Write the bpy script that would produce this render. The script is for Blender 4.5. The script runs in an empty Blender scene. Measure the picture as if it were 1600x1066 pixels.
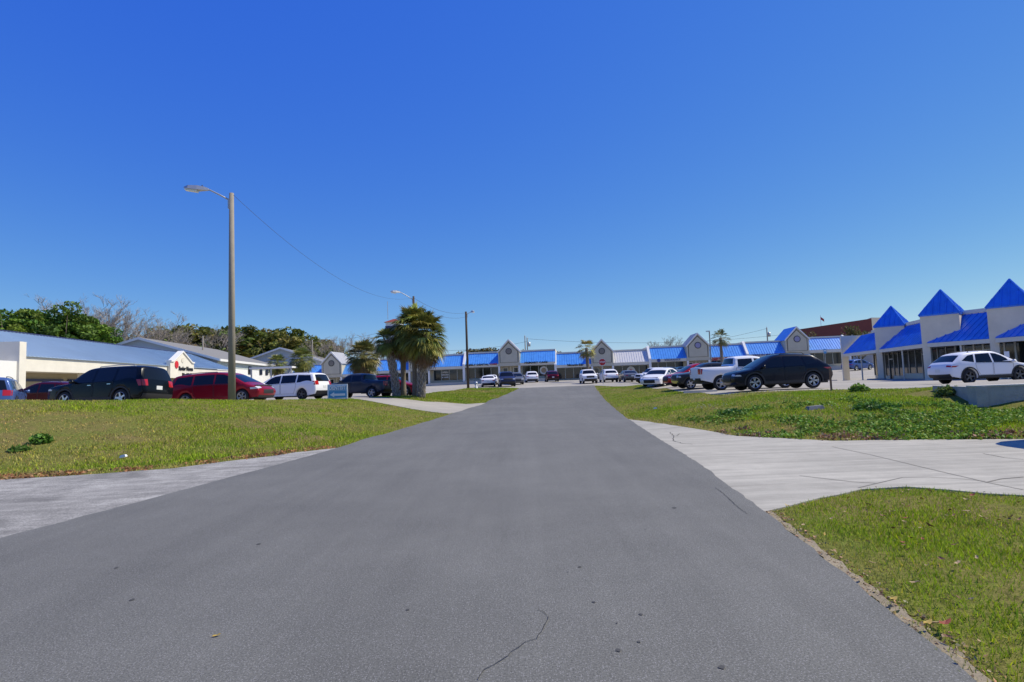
import bpy, bmesh, math, random
import numpy as np
from mathutils import Vector, Matrix
from mathutils.geometry import delaunay_2d_cdt
R = math.radians
random.seed(7); RNG = np.random.default_rng(7)
sc = bpy.context.scene
COL = sc.collection

# ------------------------------------------------------------------ camera, sky, sun, exposure
CAM_H = 1.6; FPX = 889.0; PITCH = math.atan(63 / 889.0); ROLL = R(2.1)
_f = Vector((0, math.cos(PITCH), math.sin(PITCH))); _r0 = Vector((1, 0, 0)); _u0 = _r0.cross(_f)
_r = _r0 * math.cos(ROLL) - _u0 * math.sin(ROLL); _u = _u0 * math.cos(ROLL) + _r0 * math.sin(ROLL)
cam = bpy.data.objects.new('camera', bpy.data.cameras.new('camera')); COL.objects.link(cam)
cam.data.sensor_width = 36; cam.data.lens = 20.0; cam.data.clip_end = 3000; cam.data.clip_start = 0.05
m3 = Matrix((_r, _u, -_f)).transposed()
cam.matrix_world = Matrix.Translation((0, 0, CAM_H)) @ m3.to_4x4()
sc.camera = cam
SUN_AZ, SUN_EL = 80.0, 50.0
w = bpy.data.worlds.new('World'); sc.world = w; w.use_nodes = True
nt = w.node_tree; nt.nodes.clear()
sky = nt.nodes.new('ShaderNodeTexSky'); sky.sky_type = 'NISHITA'; sky.sun_disc = False
sky.sun_elevation = R(SUN_EL); sky.sun_rotation = R(SUN_AZ)
sky.air_density = 1.0; sky.dust_density = 0.0; sky.ozone_density = 5.0; sky.altitude = 3000
bg = nt.nodes.new('ShaderNodeBackground'); bg.inputs['Strength'].default_value = 0.10
wo = nt.nodes.new('ShaderNodeOutputWorld')
# colour grade of the whole sky towards the deep polarised blue of the photograph: each channel gain * sky ** power
sep = nt.nodes.new('ShaderNodeSeparateColor'); com = nt.nodes.new('ShaderNodeCombineColor'); nt.links.new(sky.outputs[0], sep.inputs[0])
for i_, (gain_, pow_) in enumerate(((1.54, 1.35), (1.01, 0.90), (0.81, 0.13))):
    k1 = nt.nodes.new('ShaderNodeMath'); k1.operation = 'MULTIPLY'; k1.inputs[1].default_value = 0.1; nt.links.new(sep.outputs[i_], k1.inputs[0])
    k2 = nt.nodes.new('ShaderNodeMath'); k2.operation = 'POWER'; k2.inputs[1].default_value = pow_; nt.links.new(k1.outputs[0], k2.inputs[0])
    k3 = nt.nodes.new('ShaderNodeMath'); k3.operation = 'MULTIPLY'; k3.inputs[1].default_value = gain_ * 10; nt.links.new(k2.outputs[0], k3.inputs[0]); nt.links.new(k3.outputs[0], com.inputs[i_])
nt.links.new(com.outputs[0], bg.inputs[0]); nt.links.new(bg.outputs[0], wo.inputs[0])
sl = bpy.data.lights.new('sun', 'SUN'); sl.energy = 5.0; sl.angle = R(0.53); sl.color = (1.0, 0.92, 0.74)
sun = bpy.data.objects.new('sun', sl); COL.objects.link(sun)
sd = Vector((math.sin(R(SUN_AZ)) * math.cos(R(SUN_EL)), math.cos(R(SUN_AZ)) * math.cos(R(SUN_EL)), math.sin(R(SUN_EL))))
sun.rotation_euler = sd.to_track_quat('Z', 'Y').to_euler(); sun.location = (40, 10, 60)
sc.view_settings.view_transform = 'Standard'; sc.view_settings.look = 'None'
sc.view_settings.exposure = 0.0; sc.view_settings.gamma = 1.0; sc.view_settings.use_curve_mapping = False
sc.render.engine = 'CYCLES'

# ------------------------------------------------------------------ survey helpers: where a sight line meets a depth or a height
def ray(px, py):
    d = _f + _r * ((px - 800) / FPX) + _u * ((533 - py) / FPX)
    return d / d.y
def at_depth(px, py, Y):
    return Vector((0, 0, CAM_H)) + ray(px, py) * Y
def xat(px, Y):
    return ((px - 800) / FPX) * Y

# ------------------------------------------------------------------ materials
MATS = {}
def newmat(name):
    m = bpy.data.materials.new(name); m.use_nodes = True
    n = m.node_tree.nodes; l = m.node_tree.links
    b = n['Principled BSDF']; MATS[name] = m
    return m, n, l, b
def simple(name, col, rough=0.6, metal=0.0, spec=0.5, coat=0.0, var=0.0, scale=3.0, bump=0.0, bscale=60.0):
    m, n, l, b = newmat(name)
    b.inputs['Base Color'].default_value = (*col, 1); b.inputs['Roughness'].default_value = rough
    b.inputs['Metallic'].default_value = metal; b.inputs['Specular IOR Level'].default_value = spec
    if coat: b.inputs['Coat Weight'].default_value = coat; b.inputs['Coat Roughness'].default_value = 0.04
    if var or bump:
        tc = n.new('ShaderNodeTexCoord')
    if var:
        nz = n.new('ShaderNodeTexNoise'); nz.inputs['Scale'].default_value = scale; nz.inputs['Detail'].default_value = 8; nz.inputs['Roughness'].default_value = 0.65
        l.new(tc.outputs['Object'], nz.inputs['Vector'])
        mr = n.new('ShaderNodeMapRange'); mr.inputs[1].default_value = 0.3; mr.inputs[2].default_value = 0.7
        mr.inputs[3].default_value = 1 - var; mr.inputs[4].default_value = 1 + var
        l.new(nz.outputs['Fac'], mr.inputs[0])
        mx = n.new('ShaderNodeMix'); mx.data_type = 'RGBA'; mx.blend_type = 'MULTIPLY'; mx.inputs[0].default_value = 1
        mx.inputs[6].default_value = (*col, 1); l.new(mr.outputs[0], mx.inputs[7]); l.new(mx.outputs[2], b.inputs['Base Color'])
    if bump:
        nb = n.new('ShaderNodeTexNoise'); nb.inputs['Scale'].default_value = bscale; nb.inputs['Detail'].default_value = 6
        l.new(tc.outputs['Object'], nb.inputs['Vector'])
        bp = n.new('ShaderNodeBump'); bp.inputs['Strength'].default_value = bump; bp.inputs['Distance'].default_value = 0.02
        l.new(nb.outputs['Fac'], bp.inputs['Height']); l.new(bp.outputs[0], b.inputs['Normal'])
    return m
def ramp(n, pts):
    r = n.new('ShaderNodeValToRGB'); e = r.color_ramp.elements
    e[0].position = pts[0][0]; e[0].color = (*pts[0][1], 1); e[1].position = pts[-1][0]; e[1].color = (*pts[-1][1], 1)
    for p, c in pts[1:-1]:
        x = e.new(p); x.color = (*c, 1)
    return r
def noise(n, l, vec, scale, detail=6, rough=0.6, dist=0.0):
    z = n.new('ShaderNodeTexNoise'); z.inputs['Scale'].default_value = scale; z.inputs['Detail'].default_value = detail
    z.inputs['Roughness'].default_value = rough; z.inputs['Distortion'].default_value = dist; l.new(vec, z.inputs['Vector']); return z
def mul(n, l, a, b, fac=1.0, mode='MULTIPLY'):
    x = n.new('ShaderNodeMix'); x.data_type = 'RGBA'; x.blend_type = mode; x.inputs[0].default_value = fac
    l.new(a, x.inputs[6]); l.new(b, x.inputs[7]); return x.outputs[2]
def ground_mat(name, base, fine, mid, big, fine_s, mid_s=3.0, big_s=0.25, rough=0.85, bump=0.25, flecks=None, streak=None):
    m, n, l, b = newmat(name)
    tc = n.new('ShaderNodeTexCoord'); v = tc.outputs['Object']
    f = noise(n, l, v, fine_s, 3, 0.7); g = noise(n, l, v, mid_s, 8, 0.65); h = noise(n, l, v, big_s, 5, 0.6, 0.5)
    rf = ramp(n, [(0.25, (1 - fine,) * 3), (0.5, (1,) * 3), (0.75, (1 + fine,) * 3)]); l.new(f.outputs['Fac'], rf.inputs[0])
    rm = ramp(n, [(0.3, (1 - mid,) * 3), (0.7, (1 + mid,) * 3)]); l.new(g.outputs['Fac'], rm.inputs[0])
    rb = ramp(n, [(0.3, (1 - big,) * 3), (0.7, (1 + big,) * 3)]); l.new(h.outputs['Fac'], rb.inputs[0])
    rgb = n.new('ShaderNodeRGB'); rgb.outputs[0].default_value = (*base, 1)
    c = mul(n, l, rgb.outputs[0], rf.outputs[0]); c = mul(n, l, c, rm.outputs[0]); c = mul(n, l, c, rb.outputs[0])
    if flecks:
        vo = n.new('ShaderNodeTexVoronoi'); vo.inputs['Scale'].default_value = flecks[0]; l.new(v, vo.inputs['Vector'])
        rr = ramp(n, [(flecks[1], (1, 1, 1)), (flecks[1] + 0.06, (0, 0, 0))]); l.new(vo.outputs['Distance'], rr.inputs[0])
        cr = n.new('ShaderNodeSeparateColor'); l.new(vo.outputs['Color'], cr.inputs[0])
        gt = n.new('ShaderNodeMath'); gt.operation = 'GREATER_THAN'; gt.inputs[1].default_value = 0.60; l.new(cr.outputs[0], gt.inputs[0])
        mm = n.new('ShaderNodeMath'); mm.operation = 'MULTIPLY'; l.new(rr.outputs[0], mm.inputs[0]); l.new(gt.outputs[0], mm.inputs[1])
        x = n.new('ShaderNodeMix'); x.data_type = 'RGBA'; l.new(mm.outputs[0], x.inputs[0]); l.new(c, x.inputs[6]); x.inputs[7].default_value = (*flecks[2], 1); c = x.outputs[2]
    if streak:
        mp = n.new('ShaderNodeMapping'); mp.inputs['Rotation'].default_value = (0, 0, streak[0]); mp.inputs['Scale'].default_value = (0.35, 5.0, 1) if streak[0] < 1 else (2.2, 0.10, 1); l.new(v, mp.inputs[0])
        s = noise(n, l, mp.outputs[0], 1.0, 6, 0.7); rs = ramp(n, [(0.35, (1 - streak[1],) * 3), (0.6, (1.04,) * 3)]); l.new(s.outputs['Fac'], rs.inputs[0]); c = mul(n, l, c, rs.outputs[0])
    l.new(c, b.inputs['Base Color']); b.inputs['Roughness'].default_value = rough; b.inputs['Specular IOR Level'].default_value = 0.35
    bp = n.new('ShaderNodeBump'); bp.inputs['Strength'].default_value = bump; bp.inputs['Distance'].default_value = 0.01
    l.new(f.outputs['Fac'], bp.inputs['Height']); l.new(bp.outputs[0], b.inputs['Normal'])
    return m
ground_mat('asphalt', (0.142, 0.141, 0.124), 0.55, 0.10, 0.15, 80, 0.7, 0.13, 0.8, 0.4, flecks=(85, 0.30, (0.25, 0.245, 0.235)), streak=(1.5, 0.07))
ground_mat('lot', (0.35, 0.325, 0.27), 0.18, 0.12, 0.14, 40, 1.0, 0.12, 0.9, 0.2)
ground_mat('gravel_apron', (0.315, 0.305, 0.275), 0.6, 0.26, 0.34, 48, 2.2, 0.45, 0.95, 0.5, streak=(0.25, 0.28))
ground_mat('concrete', (0.41, 0.39, 0.325), 0.10, 0.08, 0.09, 60, 3, 0.35, 0.9, 0.15, streak=(0.12, 0.22))
ground_mat('walk', (0.50, 0.47, 0.41), 0.10, 0.08, 0.09, 60, 3, 0.35, 0.9, 0.15)
# soil and thatch under the grass
m, n, l, b = newmat('turf')
tc = n.new('ShaderNodeTexCoord'); v = tc.outputs['Object']
a1 = noise(n, l, v, 0.55, 8, 0.7, 0.4); a2 = noise(n, l, v, 14, 5, 0.7); a3 = noise(n, l, v, 90, 3, 0.7)
r1 = ramp(n, [(0.30, (0.22, 0.160, 0.080)), (0.42, (0.19, 0.165, 0.050)), (0.54, (0.16, 0.170, 0.035)), (0.72, (0.14, 0.170, 0.030))]); l.new(a1.outputs['Fac'], r1.inputs[0])
r2 = ramp(n, [(0.3, (0.55,) * 3), (0.7, (1.35,) * 3)]); l.new(a2.outputs['Fac'], r2.inputs[0])
r3 = ramp(n, [(0.3, (0.6,) * 3), (0.7, (1.4,) * 3)]); l.new(a3.outputs['Fac'], r3.inputs[0])
c = mul(n, l, r1.outputs[0], r2.outputs[0]); c = mul(n, l, c, r3.outputs[0]); l.new(c, b.inputs['Base Color'])
b.inputs['Roughness'].default_value = 1.0; b.inputs['Specular IOR Level'].default_value = 0.1
bp = n.new('ShaderNodeBump'); bp.inputs['Strength'].default_value = 0.8; bp.inputs['Distance'].default_value = 0.04; l.new(a2.outputs['Fac'], bp.inputs['Height']); l.new(bp.outputs[0], b.inputs['Normal'])
def leafmat(name, transl=0.35, rough=0.55, spec=0.3, gain=1.0):
    m, n, l, b = newmat(name)
    at = n.new('ShaderNodeAttribute'); at.attribute_name = 'tint'
    src = at.outputs['Color']
    b.inputs['Roughness'].default_value = rough; b.inputs['Specular IOR Level'].default_value = spec
    l.new(src, b.inputs['Base Color'])
    tr = n.new('ShaderNodeBsdfTranslucent'); l.new(src, tr.inputs[0])
    mx = n.new('ShaderNodeMixShader'); mx.inputs[0].default_value = transl
    l.new(b.outputs[0], mx.inputs[1]); l.new(tr.outputs[0], mx.inputs[2]); l.new(mx.outputs[0], n['Material Output'].inputs[0])
    return m
leafmat('grass_blade', 0.35, 0.7, 0.2); leafmat('foliage', 0.25, 0.6, 0.25); leafmat('palm_leaf', 0.22, 0.45, 0.4); leafmat('twig', 0.0, 0.9, 0.1)
simple('stucco_cream', (0.74, 0.70, 0.60), 0.9, var=0.06, scale=1.2, bump=0.3, bscale=40)
simple('stucco_grey', (0.53, 0.49, 0.375), 0.9, var=0.07, scale=1.0, bump=0.3, bscale=40)
simple('stucco_tower', (0.78, 0.69, 0.52), 0.9, var=0.08, scale=0.9, bump=0.3, bscale=40)
simple('fascia', (0.70, 0.655, 0.54), 0.85, var=0.05, scale=1.0)
simple('white_trim', (0.78, 0.77, 0.73), 0.7)
simple('tan_wall', (0.42, 0.35, 0.22), 0.85, var=0.05)
simple('navy_trim', (0.03, 0.035, 0.09), 0.5)
simple('dark_trim', (0.04, 0.045, 0.045), 0.6)
simple('soffit', (0.35, 0.34, 0.30), 0.9)
simple('roof_blue', (0.035, 0.200, 0.74), 0.30, metal=0.0, spec=0.6, var=0.16, scale=1.3)
simple('roof_blue_bright', (0.090, 0.315, 0.74), 0.30, spec=0.6, var=0.16, scale=1.3)
simple('roof_pale', (0.36, 0.47, 0.58), 0.38, spec=0.6, var=0.08, scale=0.3)
simple('roof_white', (0.62, 0.61, 0.60), 0.6, var=0.06)
simple('roof_grey', (0.36, 0.37, 0.39), 0.6, var=0.1)
simple('roof_brown', (0.24, 0.050, 0.028), 0.7, var=0.08)
simple('shingle', (0.22, 0.215, 0.20), 0.95, var=0.12, scale=6)
simple('siding_blue', (0.42, 0.47, 0.50), 0.8, var=0.03)
simple('siding_white', (0.78, 0.78, 0.75), 0.8, var=0.03)
simple('siding_green', (0.50, 0.56, 0.52), 0.8, var=0.03)
simple('beige_wall', (0.62, 0.55, 0.44), 0.85)
simple('shop_glass', (0.012, 0.020, 0.024), 0.06, spec=0.6)
simple('dark_glass', (0.010, 0.012, 0.016), 0.05, spec=0.6)
simple('car_glass', (0.008, 0.010, 0.013), 0.05, spec=0.4)
simple('alu', (0.40, 0.41, 0.40), 0.4, metal=0.6)
simple('concrete_wall', (0.36, 0.35, 0.325), 0.95, var=0.16, scale=3.5, bump=1.0, bscale=14)
simple('wall_top', (0.60, 0.57, 0.50), 0.95, var=0.1)
simple('pole_concrete', (0.29, 0.26, 0.21), 0.9, var=0.08, scale=4, bump=0.2)
simple('pole_wood', (0.075, 0.055, 0.038), 0.95, var=0.2, scale=6, bump=0.3)
simple('pole_grey', (0.22, 0.20, 0.17), 0.9, var=0.1)
simple('galv', (0.50, 0.50, 0.49), 0.45, metal=0.5)
simple('lens', (0.85, 0.85, 0.82), 0.15, spec=0.6)
simple('wire', (0.06, 0.065, 0.08), 0.7)
simple('tyre', (0.018, 0.018, 0.018), 0.85)
simple('rim_silver', (0.55, 0.56, 0.57), 0.3, metal=0.8)
simple('rim_dark', (0.10, 0.10, 0.105), 0.35, metal=0.7)
simple('black_plastic', (0.022, 0.022, 0.023), 0.6)
simple('chrome', (0.70, 0.71, 0.72), 0.15, metal=1.0)
simple('headlamp', (0.60, 0.62, 0.64), 0.12, spec=0.8)
simple('tail_red', (0.42, 0.010, 0.012), 0.2, spec=0.6, coat=0.5)
simple('plate', (0.70, 0.71, 0.68), 0.5)
simple('text_black', (0.012, 0.012, 0.014), 0.5); simple('text_red', (0.45, 0.03, 0.035), 0.5); simple('text_blue', (0.03, 0.06, 0.26), 0.5); simple('text_green', (0.05, 0.25, 0.20), 0.5)
simple('text_white', (0.80, 0.80, 0.80), 0.5); simple('sign_blue', (0.07, 0.30, 0.52), 0.5); simple('sign_pale', (0.22, 0.46, 0.66), 0.5); simple('sign_red', (0.48, 0.012, 0.016), 0.45)
simple('emblem_red', (0.62, 0.02, 0.025), 0.5); simple('emblem_violet', (0.30, 0.28, 0.42), 0.5); simple('emblem_tan', (0.50, 0.36, 0.24), 0.6)
simple('wood_stake', (0.25, 0.14, 0.085), 0.9, var=0.15, scale=12)
simple('palm_trunk', (0.20, 0.165, 0.125), 0.95, var=0.25, scale=7, bump=0.6, bscale=18)
simple('palm_boot', (0.36, 0.32, 0.27), 0.95, var=0.2, scale=9)
simple('palm_dark', (0.06, 0.05, 0.04), 0.95)
simple('bark', (0.13, 0.105, 0.085), 0.95, var=0.2, scale=5, bump=0.5)
simple('hydrant', (0.60, 0.61, 0.62), 0.4, metal=0.2)
simple('crack', (0.045, 0.045, 0.042), 0.95); simple('joint', (0.23, 0.215, 0.18), 0.95); simple('tar_spot', (0.065, 0.065, 0.062), 0.9)
ground_mat('sand', (0.27, 0.225, 0.15), 0.4, 0.2, 0.2, 60, 4, 1.0, 0.95, 0.4)
simple('leaf_brown', (0.20, 0.095, 0.045), 0.8, var=0.3, scale=20); simple('leaf_tan', (0.42, 0.30, 0.16), 0.8, var=0.3, scale=20); simple('leaf_rust', (0.26, 0.045, 0.02), 0.7, var=0.3, scale=20); simple('leaf_yellow', (0.42, 0.29, 0.05), 0.7, var=0.2, scale=20)
simple('litter_white', (0.75, 0.75, 0.75), 0.6)
simple('stone_grey', (0.16, 0.17, 0.18), 0.9, var=0.2, scale=10)
simple('bench_green', (0.12, 0.20, 0.19), 0.6)
def paint(name, col, rough=0.22, metal=0.2):
    return simple(name, col, rough, metal=metal, spec=0.22, coat=0.12)
paint('p_black', (0.006, 0.008, 0.011)); paint('p_navyblack', (0.008, 0.011, 0.022)); paint('p_red', (0.26, 0.010, 0.022)); paint('p_maroon', (0.075, 0.006, 0.012)); paint('p_brightred', (0.42, 0.012, 0.022))
paint('p_white', (0.80, 0.80, 0.80), 0.3, 0.0); paint('p_slate', (0.040, 0.048, 0.065)); paint('p_blue', (0.065, 0.12, 0.30)); paint('p_darkblue', (0.035, 0.045, 0.11)); paint('p_silver', (0.42, 0.43, 0.45)); paint('p_grey', (0.14, 0.145, 0.15)); paint('p_charcoal', (0.03, 0.034, 0.036))
M = MATS

# ------------------------------------------------------------------ mesh helpers
class MB:
    def __init__(self): self.v = []; self.f = []
    def add(self, vs, fs):
        o = len(self.v); self.v += [tuple(p) for p in vs]; self.f += [tuple(i + o for i in q) for q in fs]; return self
    def box(self, x0, x1, y0, y1, z0, z1, mat=None):
        vs = [(x0, y0, z0), (x1, y0, z0), (x1, y1, z0), (x0, y1, z0), (x0, y0, z1), (x1, y0, z1), (x1, y1, z1), (x0, y1, z1)]
        if mat is not None: vs = [mat @ Vector(p) for p in vs]
        return self.add(vs, [(0, 3, 2, 1), (4, 5, 6, 7), (0, 1, 5, 4), (1, 2, 6, 5), (2, 3, 7, 6), (3, 0, 4, 7)])
    def hexa(self, a):   # eight corners: four below, four above, same order
        return self.add(a, [(0, 3, 2, 1), (4, 5, 6, 7), (0, 1, 5, 4), (1, 2, 6, 5), (2, 3, 7, 6), (3, 0, 4, 7)])
    def prism(self, base, top):
        k = len(base)
        return self.add(list(base) + list(top), [tuple(range(k - 1, -1, -1)), tuple(range(k, 2 * k))] + [(i, (i + 1) % k, k + (i + 1) % k, k + i) for i in range(k)])
    def tube(self, pts, rad, seg=8, cap=True):
        pts = [Vector(p) for p in pts]
        if not hasattr(rad, '__len__'): rad = [rad] * len(pts)
        o = len(self.v); prev = None
        for i, p in enumerate(pts):
            t = (pts[min(i + 1, len(pts) - 1)] - pts[max(i - 1, 0)]).normalized()
            if prev is None:
                a = t.cross(Vector((0, 0, 1)))
                if a.length < 0.05: a = t.cross(Vector((1, 0, 0)))
            else: a = prev - t * prev.dot(t)
            a.normalize(); prev = a; b2 = t.cross(a)
            for k in range(seg):
                q = 2 * math.pi * k / seg + math.pi / seg
                self.v.append(tuple(p + (a * math.cos(q) + b2 * math.sin(q)) * rad[i]))
        for i in range(len(pts) - 1):
            for k in range(seg):
                k2 = (k + 1) % seg
                self.f.append((o + i * seg + k, o + i * seg + k2, o + (i + 1) * seg + k2, o + (i + 1) * seg + k))
        if cap:
            self.f.append(tuple(o + k for k in range(seg - 1, -1, -1))); e = o + (len(pts) - 1) * seg
            self.f.append(tuple(e + k for k in range(seg)))
        return self
    def disc(self, c, nrm, rad, thick, seg=20):
        c = Vector(c); nrm = Vector(nrm).normalized()
        return self.tube([c, c + nrm * thick], rad, seg)
    def lathe_y(self, prof, seg=24):   # prof of (radius, y) round the y axis
        o = len(self.v); k = len(prof)
        for s in range(seg):
            q = 2 * math.pi * s / seg
            for (rr, y) in prof: self.v.append((rr * math.cos(q), y, rr * math.sin(q)))
        for s in range(seg):
            s2 = (s + 1) % seg
            for i in range(k - 1): self.f.append((o + s * k + i, o + s2 * k + i, o + s2 * k + i + 1, o + s * k + i + 1))
        return self
    def mesh(self, name, mats, smooth=False, origin=None):
        me = bpy.data.meshes.new(name)
        vs = self.v if origin is None else [(p[0] - origin[0], p[1] - origin[1], p[2] - origin[2]) for p in self.v]
        me.from_pydata(vs, [], self.f); me.validate()
        me.materials.append(mats if not isinstance(mats, str) else M[mats])
        if smooth: me.polygons.foreach_set('use_smooth', [True] * len(me.polygons))
        return me
    def build(self, name, mat, parent=None, smooth=False, loc=None):
        o0 = loc if loc is not None else (tuple(parent.get('base', (0, 0, 0))) if parent is not None else None)
        ob = bpy.data.objects.new(name, self.mesh(name, mat, smooth, o0)); COL.objects.link(ob)
        if parent is not None: ob.parent = parent
        elif loc is not None: ob.location = loc
        return ob
def tag(o, label=None, cat=None, group=None, kind=None):
    if label: o['label'] = label
    if cat: o['category'] = cat
    if group: o['group'] = group
    if kind: o['kind'] = kind
    return o
def thing(name, loc, label, cat, group=None, rz=0.0, local=False):
    o = bpy.data.objects.new(name, None); COL.objects.link(o); o.location = loc; o.rotation_euler = (0, 0, rz); o.empty_display_size = 0.2
    if not local: o['base'] = (float(loc[0]), float(loc[1]), float(loc[2]))   # parts are given in world coordinates
    return tag(o, label, cat, group)
def put(name, me, parent, loc=(0, 0, 0), rot=(0, 0, 0), scale=(1, 1, 1), mat=None):
    o = bpy.data.objects.new(name, me); COL.objects.link(o); o.parent = parent; o.location = loc; o.rotation_euler = rot; o.scale = scale
    if mat: o.material_slots[0].link = 'OBJECT'; o.material_slots[0].material = M[mat]
    return o
def text_mesh(txt, size, mat, depth=0.02, width=None, bold=0.0):
    cu = bpy.data.curves.new('lettering', 'FONT'); cu.body = txt; cu.size = size; cu.extrude = depth; cu.offset = bold; cu.align_x = 'CENTER'; cu.align_y = 'CENTER'; cu.resolution_u = 2
    ob = bpy.data.objects.new('lettering', cu); COL.objects.link(ob)
    me = bpy.data.meshes.new_from_object(ob.evaluated_get(bpy.context.evaluated_depsgraph_get()))
    bpy.data.objects.remove(ob); bpy.data.curves.remove(cu)
    co = np.zeros(len(me.vertices) * 3); me.vertices.foreach_get('co', co); co = co.reshape(-1, 3)
    if width and len(co): co[:, 0] *= width / (co[:, 0].max() - co[:, 0].min()); me.vertices.foreach_set('co', co.ravel())
    me.materials.clear(); me.materials.append(M[mat]); me.name = 'lettering'
    return me
def frame_matrix(o, xdir, zdir=(0, 0, 1)):   # text plane: x along xdir, y along zdir
    x = Vector(xdir).normalized(); y = Vector(zdir).normalized(); z = x.cross(y)
    m = Matrix((x, y, z)).transposed().to_4x4(); m.translation = o; return m
def put_text(parent, me, pos, xdir, zdir=(0, 0, 1), name='lettering'):
    o = bpy.data.objects.new(name, me); COL.objects.link(o); o.parent = parent
    b0 = Vector(parent.get('base', (0, 0, 0))); o.matrix_local = frame_matrix(Vector(pos) - b0, xdir, zdir); return o

def np_mesh(name, V, F, mat, tint=None, smooth=False):
    """V (n,3), F (m,k) same size polygons, tint (n,3) colour of each vertex"""
    me = bpy.data.meshes.new(name); k = F.shape[1]
    me.vertices.add(len(V)); me.vertices.foreach_set('co', V.astype(np.float32).ravel())
    me.loops.add(F.size); me.loops.foreach_set('vertex_index', F.astype(np.int32).ravel())
    me.polygons.add(len(F)); me.polygons.foreach_set('loop_start', np.arange(0, F.size, k, dtype=np.int32)); me.polygons.foreach_set('loop_total', np.full(len(F), k, dtype=np.int32))
    if smooth: me.polygons.foreach_set('use_smooth', np.ones(len(F), dtype=bool))
    me.update(calc_edges=True)
    if tint is not None:
        a = me.attributes.new('tint', 'FLOAT_COLOR', 'POINT'); c4 = np.ones((len(V), 4), np.float32); c4[:, :3] = tint; a.data.foreach_set('color', c4.ravel())
    me.materials.append(M[mat]); return me

# ------------------------------------------------------------------ terrain
RL = [(-7.9, -6), (-5.95, 6.6), (-5.55, 9.0), (-4.9, 13.4), (-4.3, 18.8), (-3.35, 28.5), (-2.2, 38.5), (-0.75, 51), (0.7, 63)]
RR = [(0.8, -6), (2.26, 3.0), (2.47, 4.3), (2.80, 6.67), (3.22, 9.98), (4.29, 21.9), (6.1, 38.5), (7.5, 51), (8.86, 63)]
def zr(Y):
    if Y < 24: return 0.0
    if Y < 63: return 0.00054 * (Y - 24) ** 2
    return 0.82 + 0.02 * (Y - 63)
def lx(pl, Y): return float(np.interp(Y, [p[1] for p in pl], [p[0] for p in pl]))
CT = []
for Y in (-20, -10, -4, 1, 4, 7, 10, 13, 16, 19, 22, 25, 28, 32, 36, 40, 46, 52, 58, 63):
    a, b2 = lx(RL, Y), lx(RR, Y)
    for t in (0.0, 0.5, 1.0): CT.append((a + (b2 - a) * t, Y, zr(Y)))
CT += [(-0, 70, .95), (5, 72, .95), (10, 70, .95), (14, 72, 1.0), (-8, 72, .95), (-12, 80, 1.1), (0, 88, 1.35), (10, 88, 1.3), (20, 86, 1.2), (-20, 90, 1.1),
       # left verge and bank
       (-7.3, 12.3, 0), (-9.2, 11.7, 0), (-10.4, 11.5, 0), (-14, 11.2, 0.02), (-20, 10.6, .05), (-6.2, 13.6, 0), (-12, 6, 0), (-20, 5, 0), (-9, 7, 0), (-9, 0, 0), (-25, 0, 0),
       (-17.8, 20, 1.56), (-16, 20.8, 1.43), (-14.0, 23, 1.36), (-12.6, 25.5, 1.22), (-11.0, 28, 1.06), (-9.8, 31, .97), (-22, 19, 1.6), (-40, 18, 1.6), (-13.8, 15.6, .62), (-10.3, 17.5, .60), (-17, 15, .72), (-8.0, 20.5, .52), (-7, 24.5, .42), (-5.4, 30.2, .32), (-6, 17, .2),
       (-8.9, 33, .93), (-8.8, 36.3, .85), (-5.6, 35.8, .50), (-3.3, 38.6, .17), (-8.3, 39, .84), (-6.4, 38.2, .80), (-4.5, 44, .6), (-5, 52, .8), (-5.4, 68, .95), (-6.6, 55, .85), (-2.5, 60, .8),
       (-16.5, 26.2, 1.02), (-19, 26.5, 1.0), (-21, 27, .98), (-26, 27, .9), (-35, 32, 1.0), (-16, 31, .88), (-14, 36, .92), (-10, 41, .74), (-12, 46, .8), (-22, 45, .95), (-36, 55, 1.0), (-40, 80, 1.0), (-20, 65, .95),
       # right bank and lots
       (5.6, 14.6, 0), (7.06, 12.85, 0), (8.9, 12.4, 0), (10.5, 11.9, 0), (14, 11.6, 0), (20, 11.2, 0), (30, 11, 0), (5.1, 7.5, .02), (9, 6.7, .02), (16, 6, .02), (8, 10, 0), (14, 9, 0), (8, 3, .04), (14, 3, .05), (30, 4, .05), (12, -4, 0),
       (6.2, 24, .22), (7.3, 21, .36), (8.4, 18, .38), (10.5, 17, .42), (12.6, 16.6, .40), (10.5, 14.2, .18), (13.5, 14.0, .12), (17, 14.3, .10), (23, 14.3, .10), (30, 14, .1),
       (14, 16.5, .20), (18, 16.5, .18), (24, 16.5, .18), (32, 16.5, .18), (15, 18.0, .84), (18, 18.0, .88), (24, 18.0, .88), (32, 18, .88), (13.6, 19.0, .62), (15, 21.5, .72),
       (9.8, 25.3, .66), (14, 24.9, .68), (12.9, 27.5, .72), (20, 27, .66), (25.5, 30.3, .58), (13, 32.5, .64), (10.2, 32, .64), (10.6, 40, .70), (11, 50, .86), (8.5, 40, .42), (8.6, 33, .44), (7.6, 28, .32), (20, 40, .6), (22, 52, .7),
       (33, 46, .45), (36, 57, .45), (39.5, 69, .15), (30, 66, .35), (45, 60, .4), (30, 90, 1.35), (44, 90, 1.4), (38, 78, .8), (35, 38, .5), (60, 40, .6), (60, 80, 1.4)]
XC = np.array([c[:2] for c in CT], float); ZC = np.array([c[2] for c in CT], float); CQ = 0.6
_A = np.sqrt(((XC[:, None] - XC[None]) ** 2).sum(-1) + CQ * CQ); _n = len(XC)
_B = np.zeros((_n + 1, _n + 1)); _B[:_n, :_n] = _A + np.eye(_n) * -0.02; _B[:_n, _n] = 1; _B[_n, :_n] = 1
WQ = np.linalg.solve(_B, np.append(ZC, 0))
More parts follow.
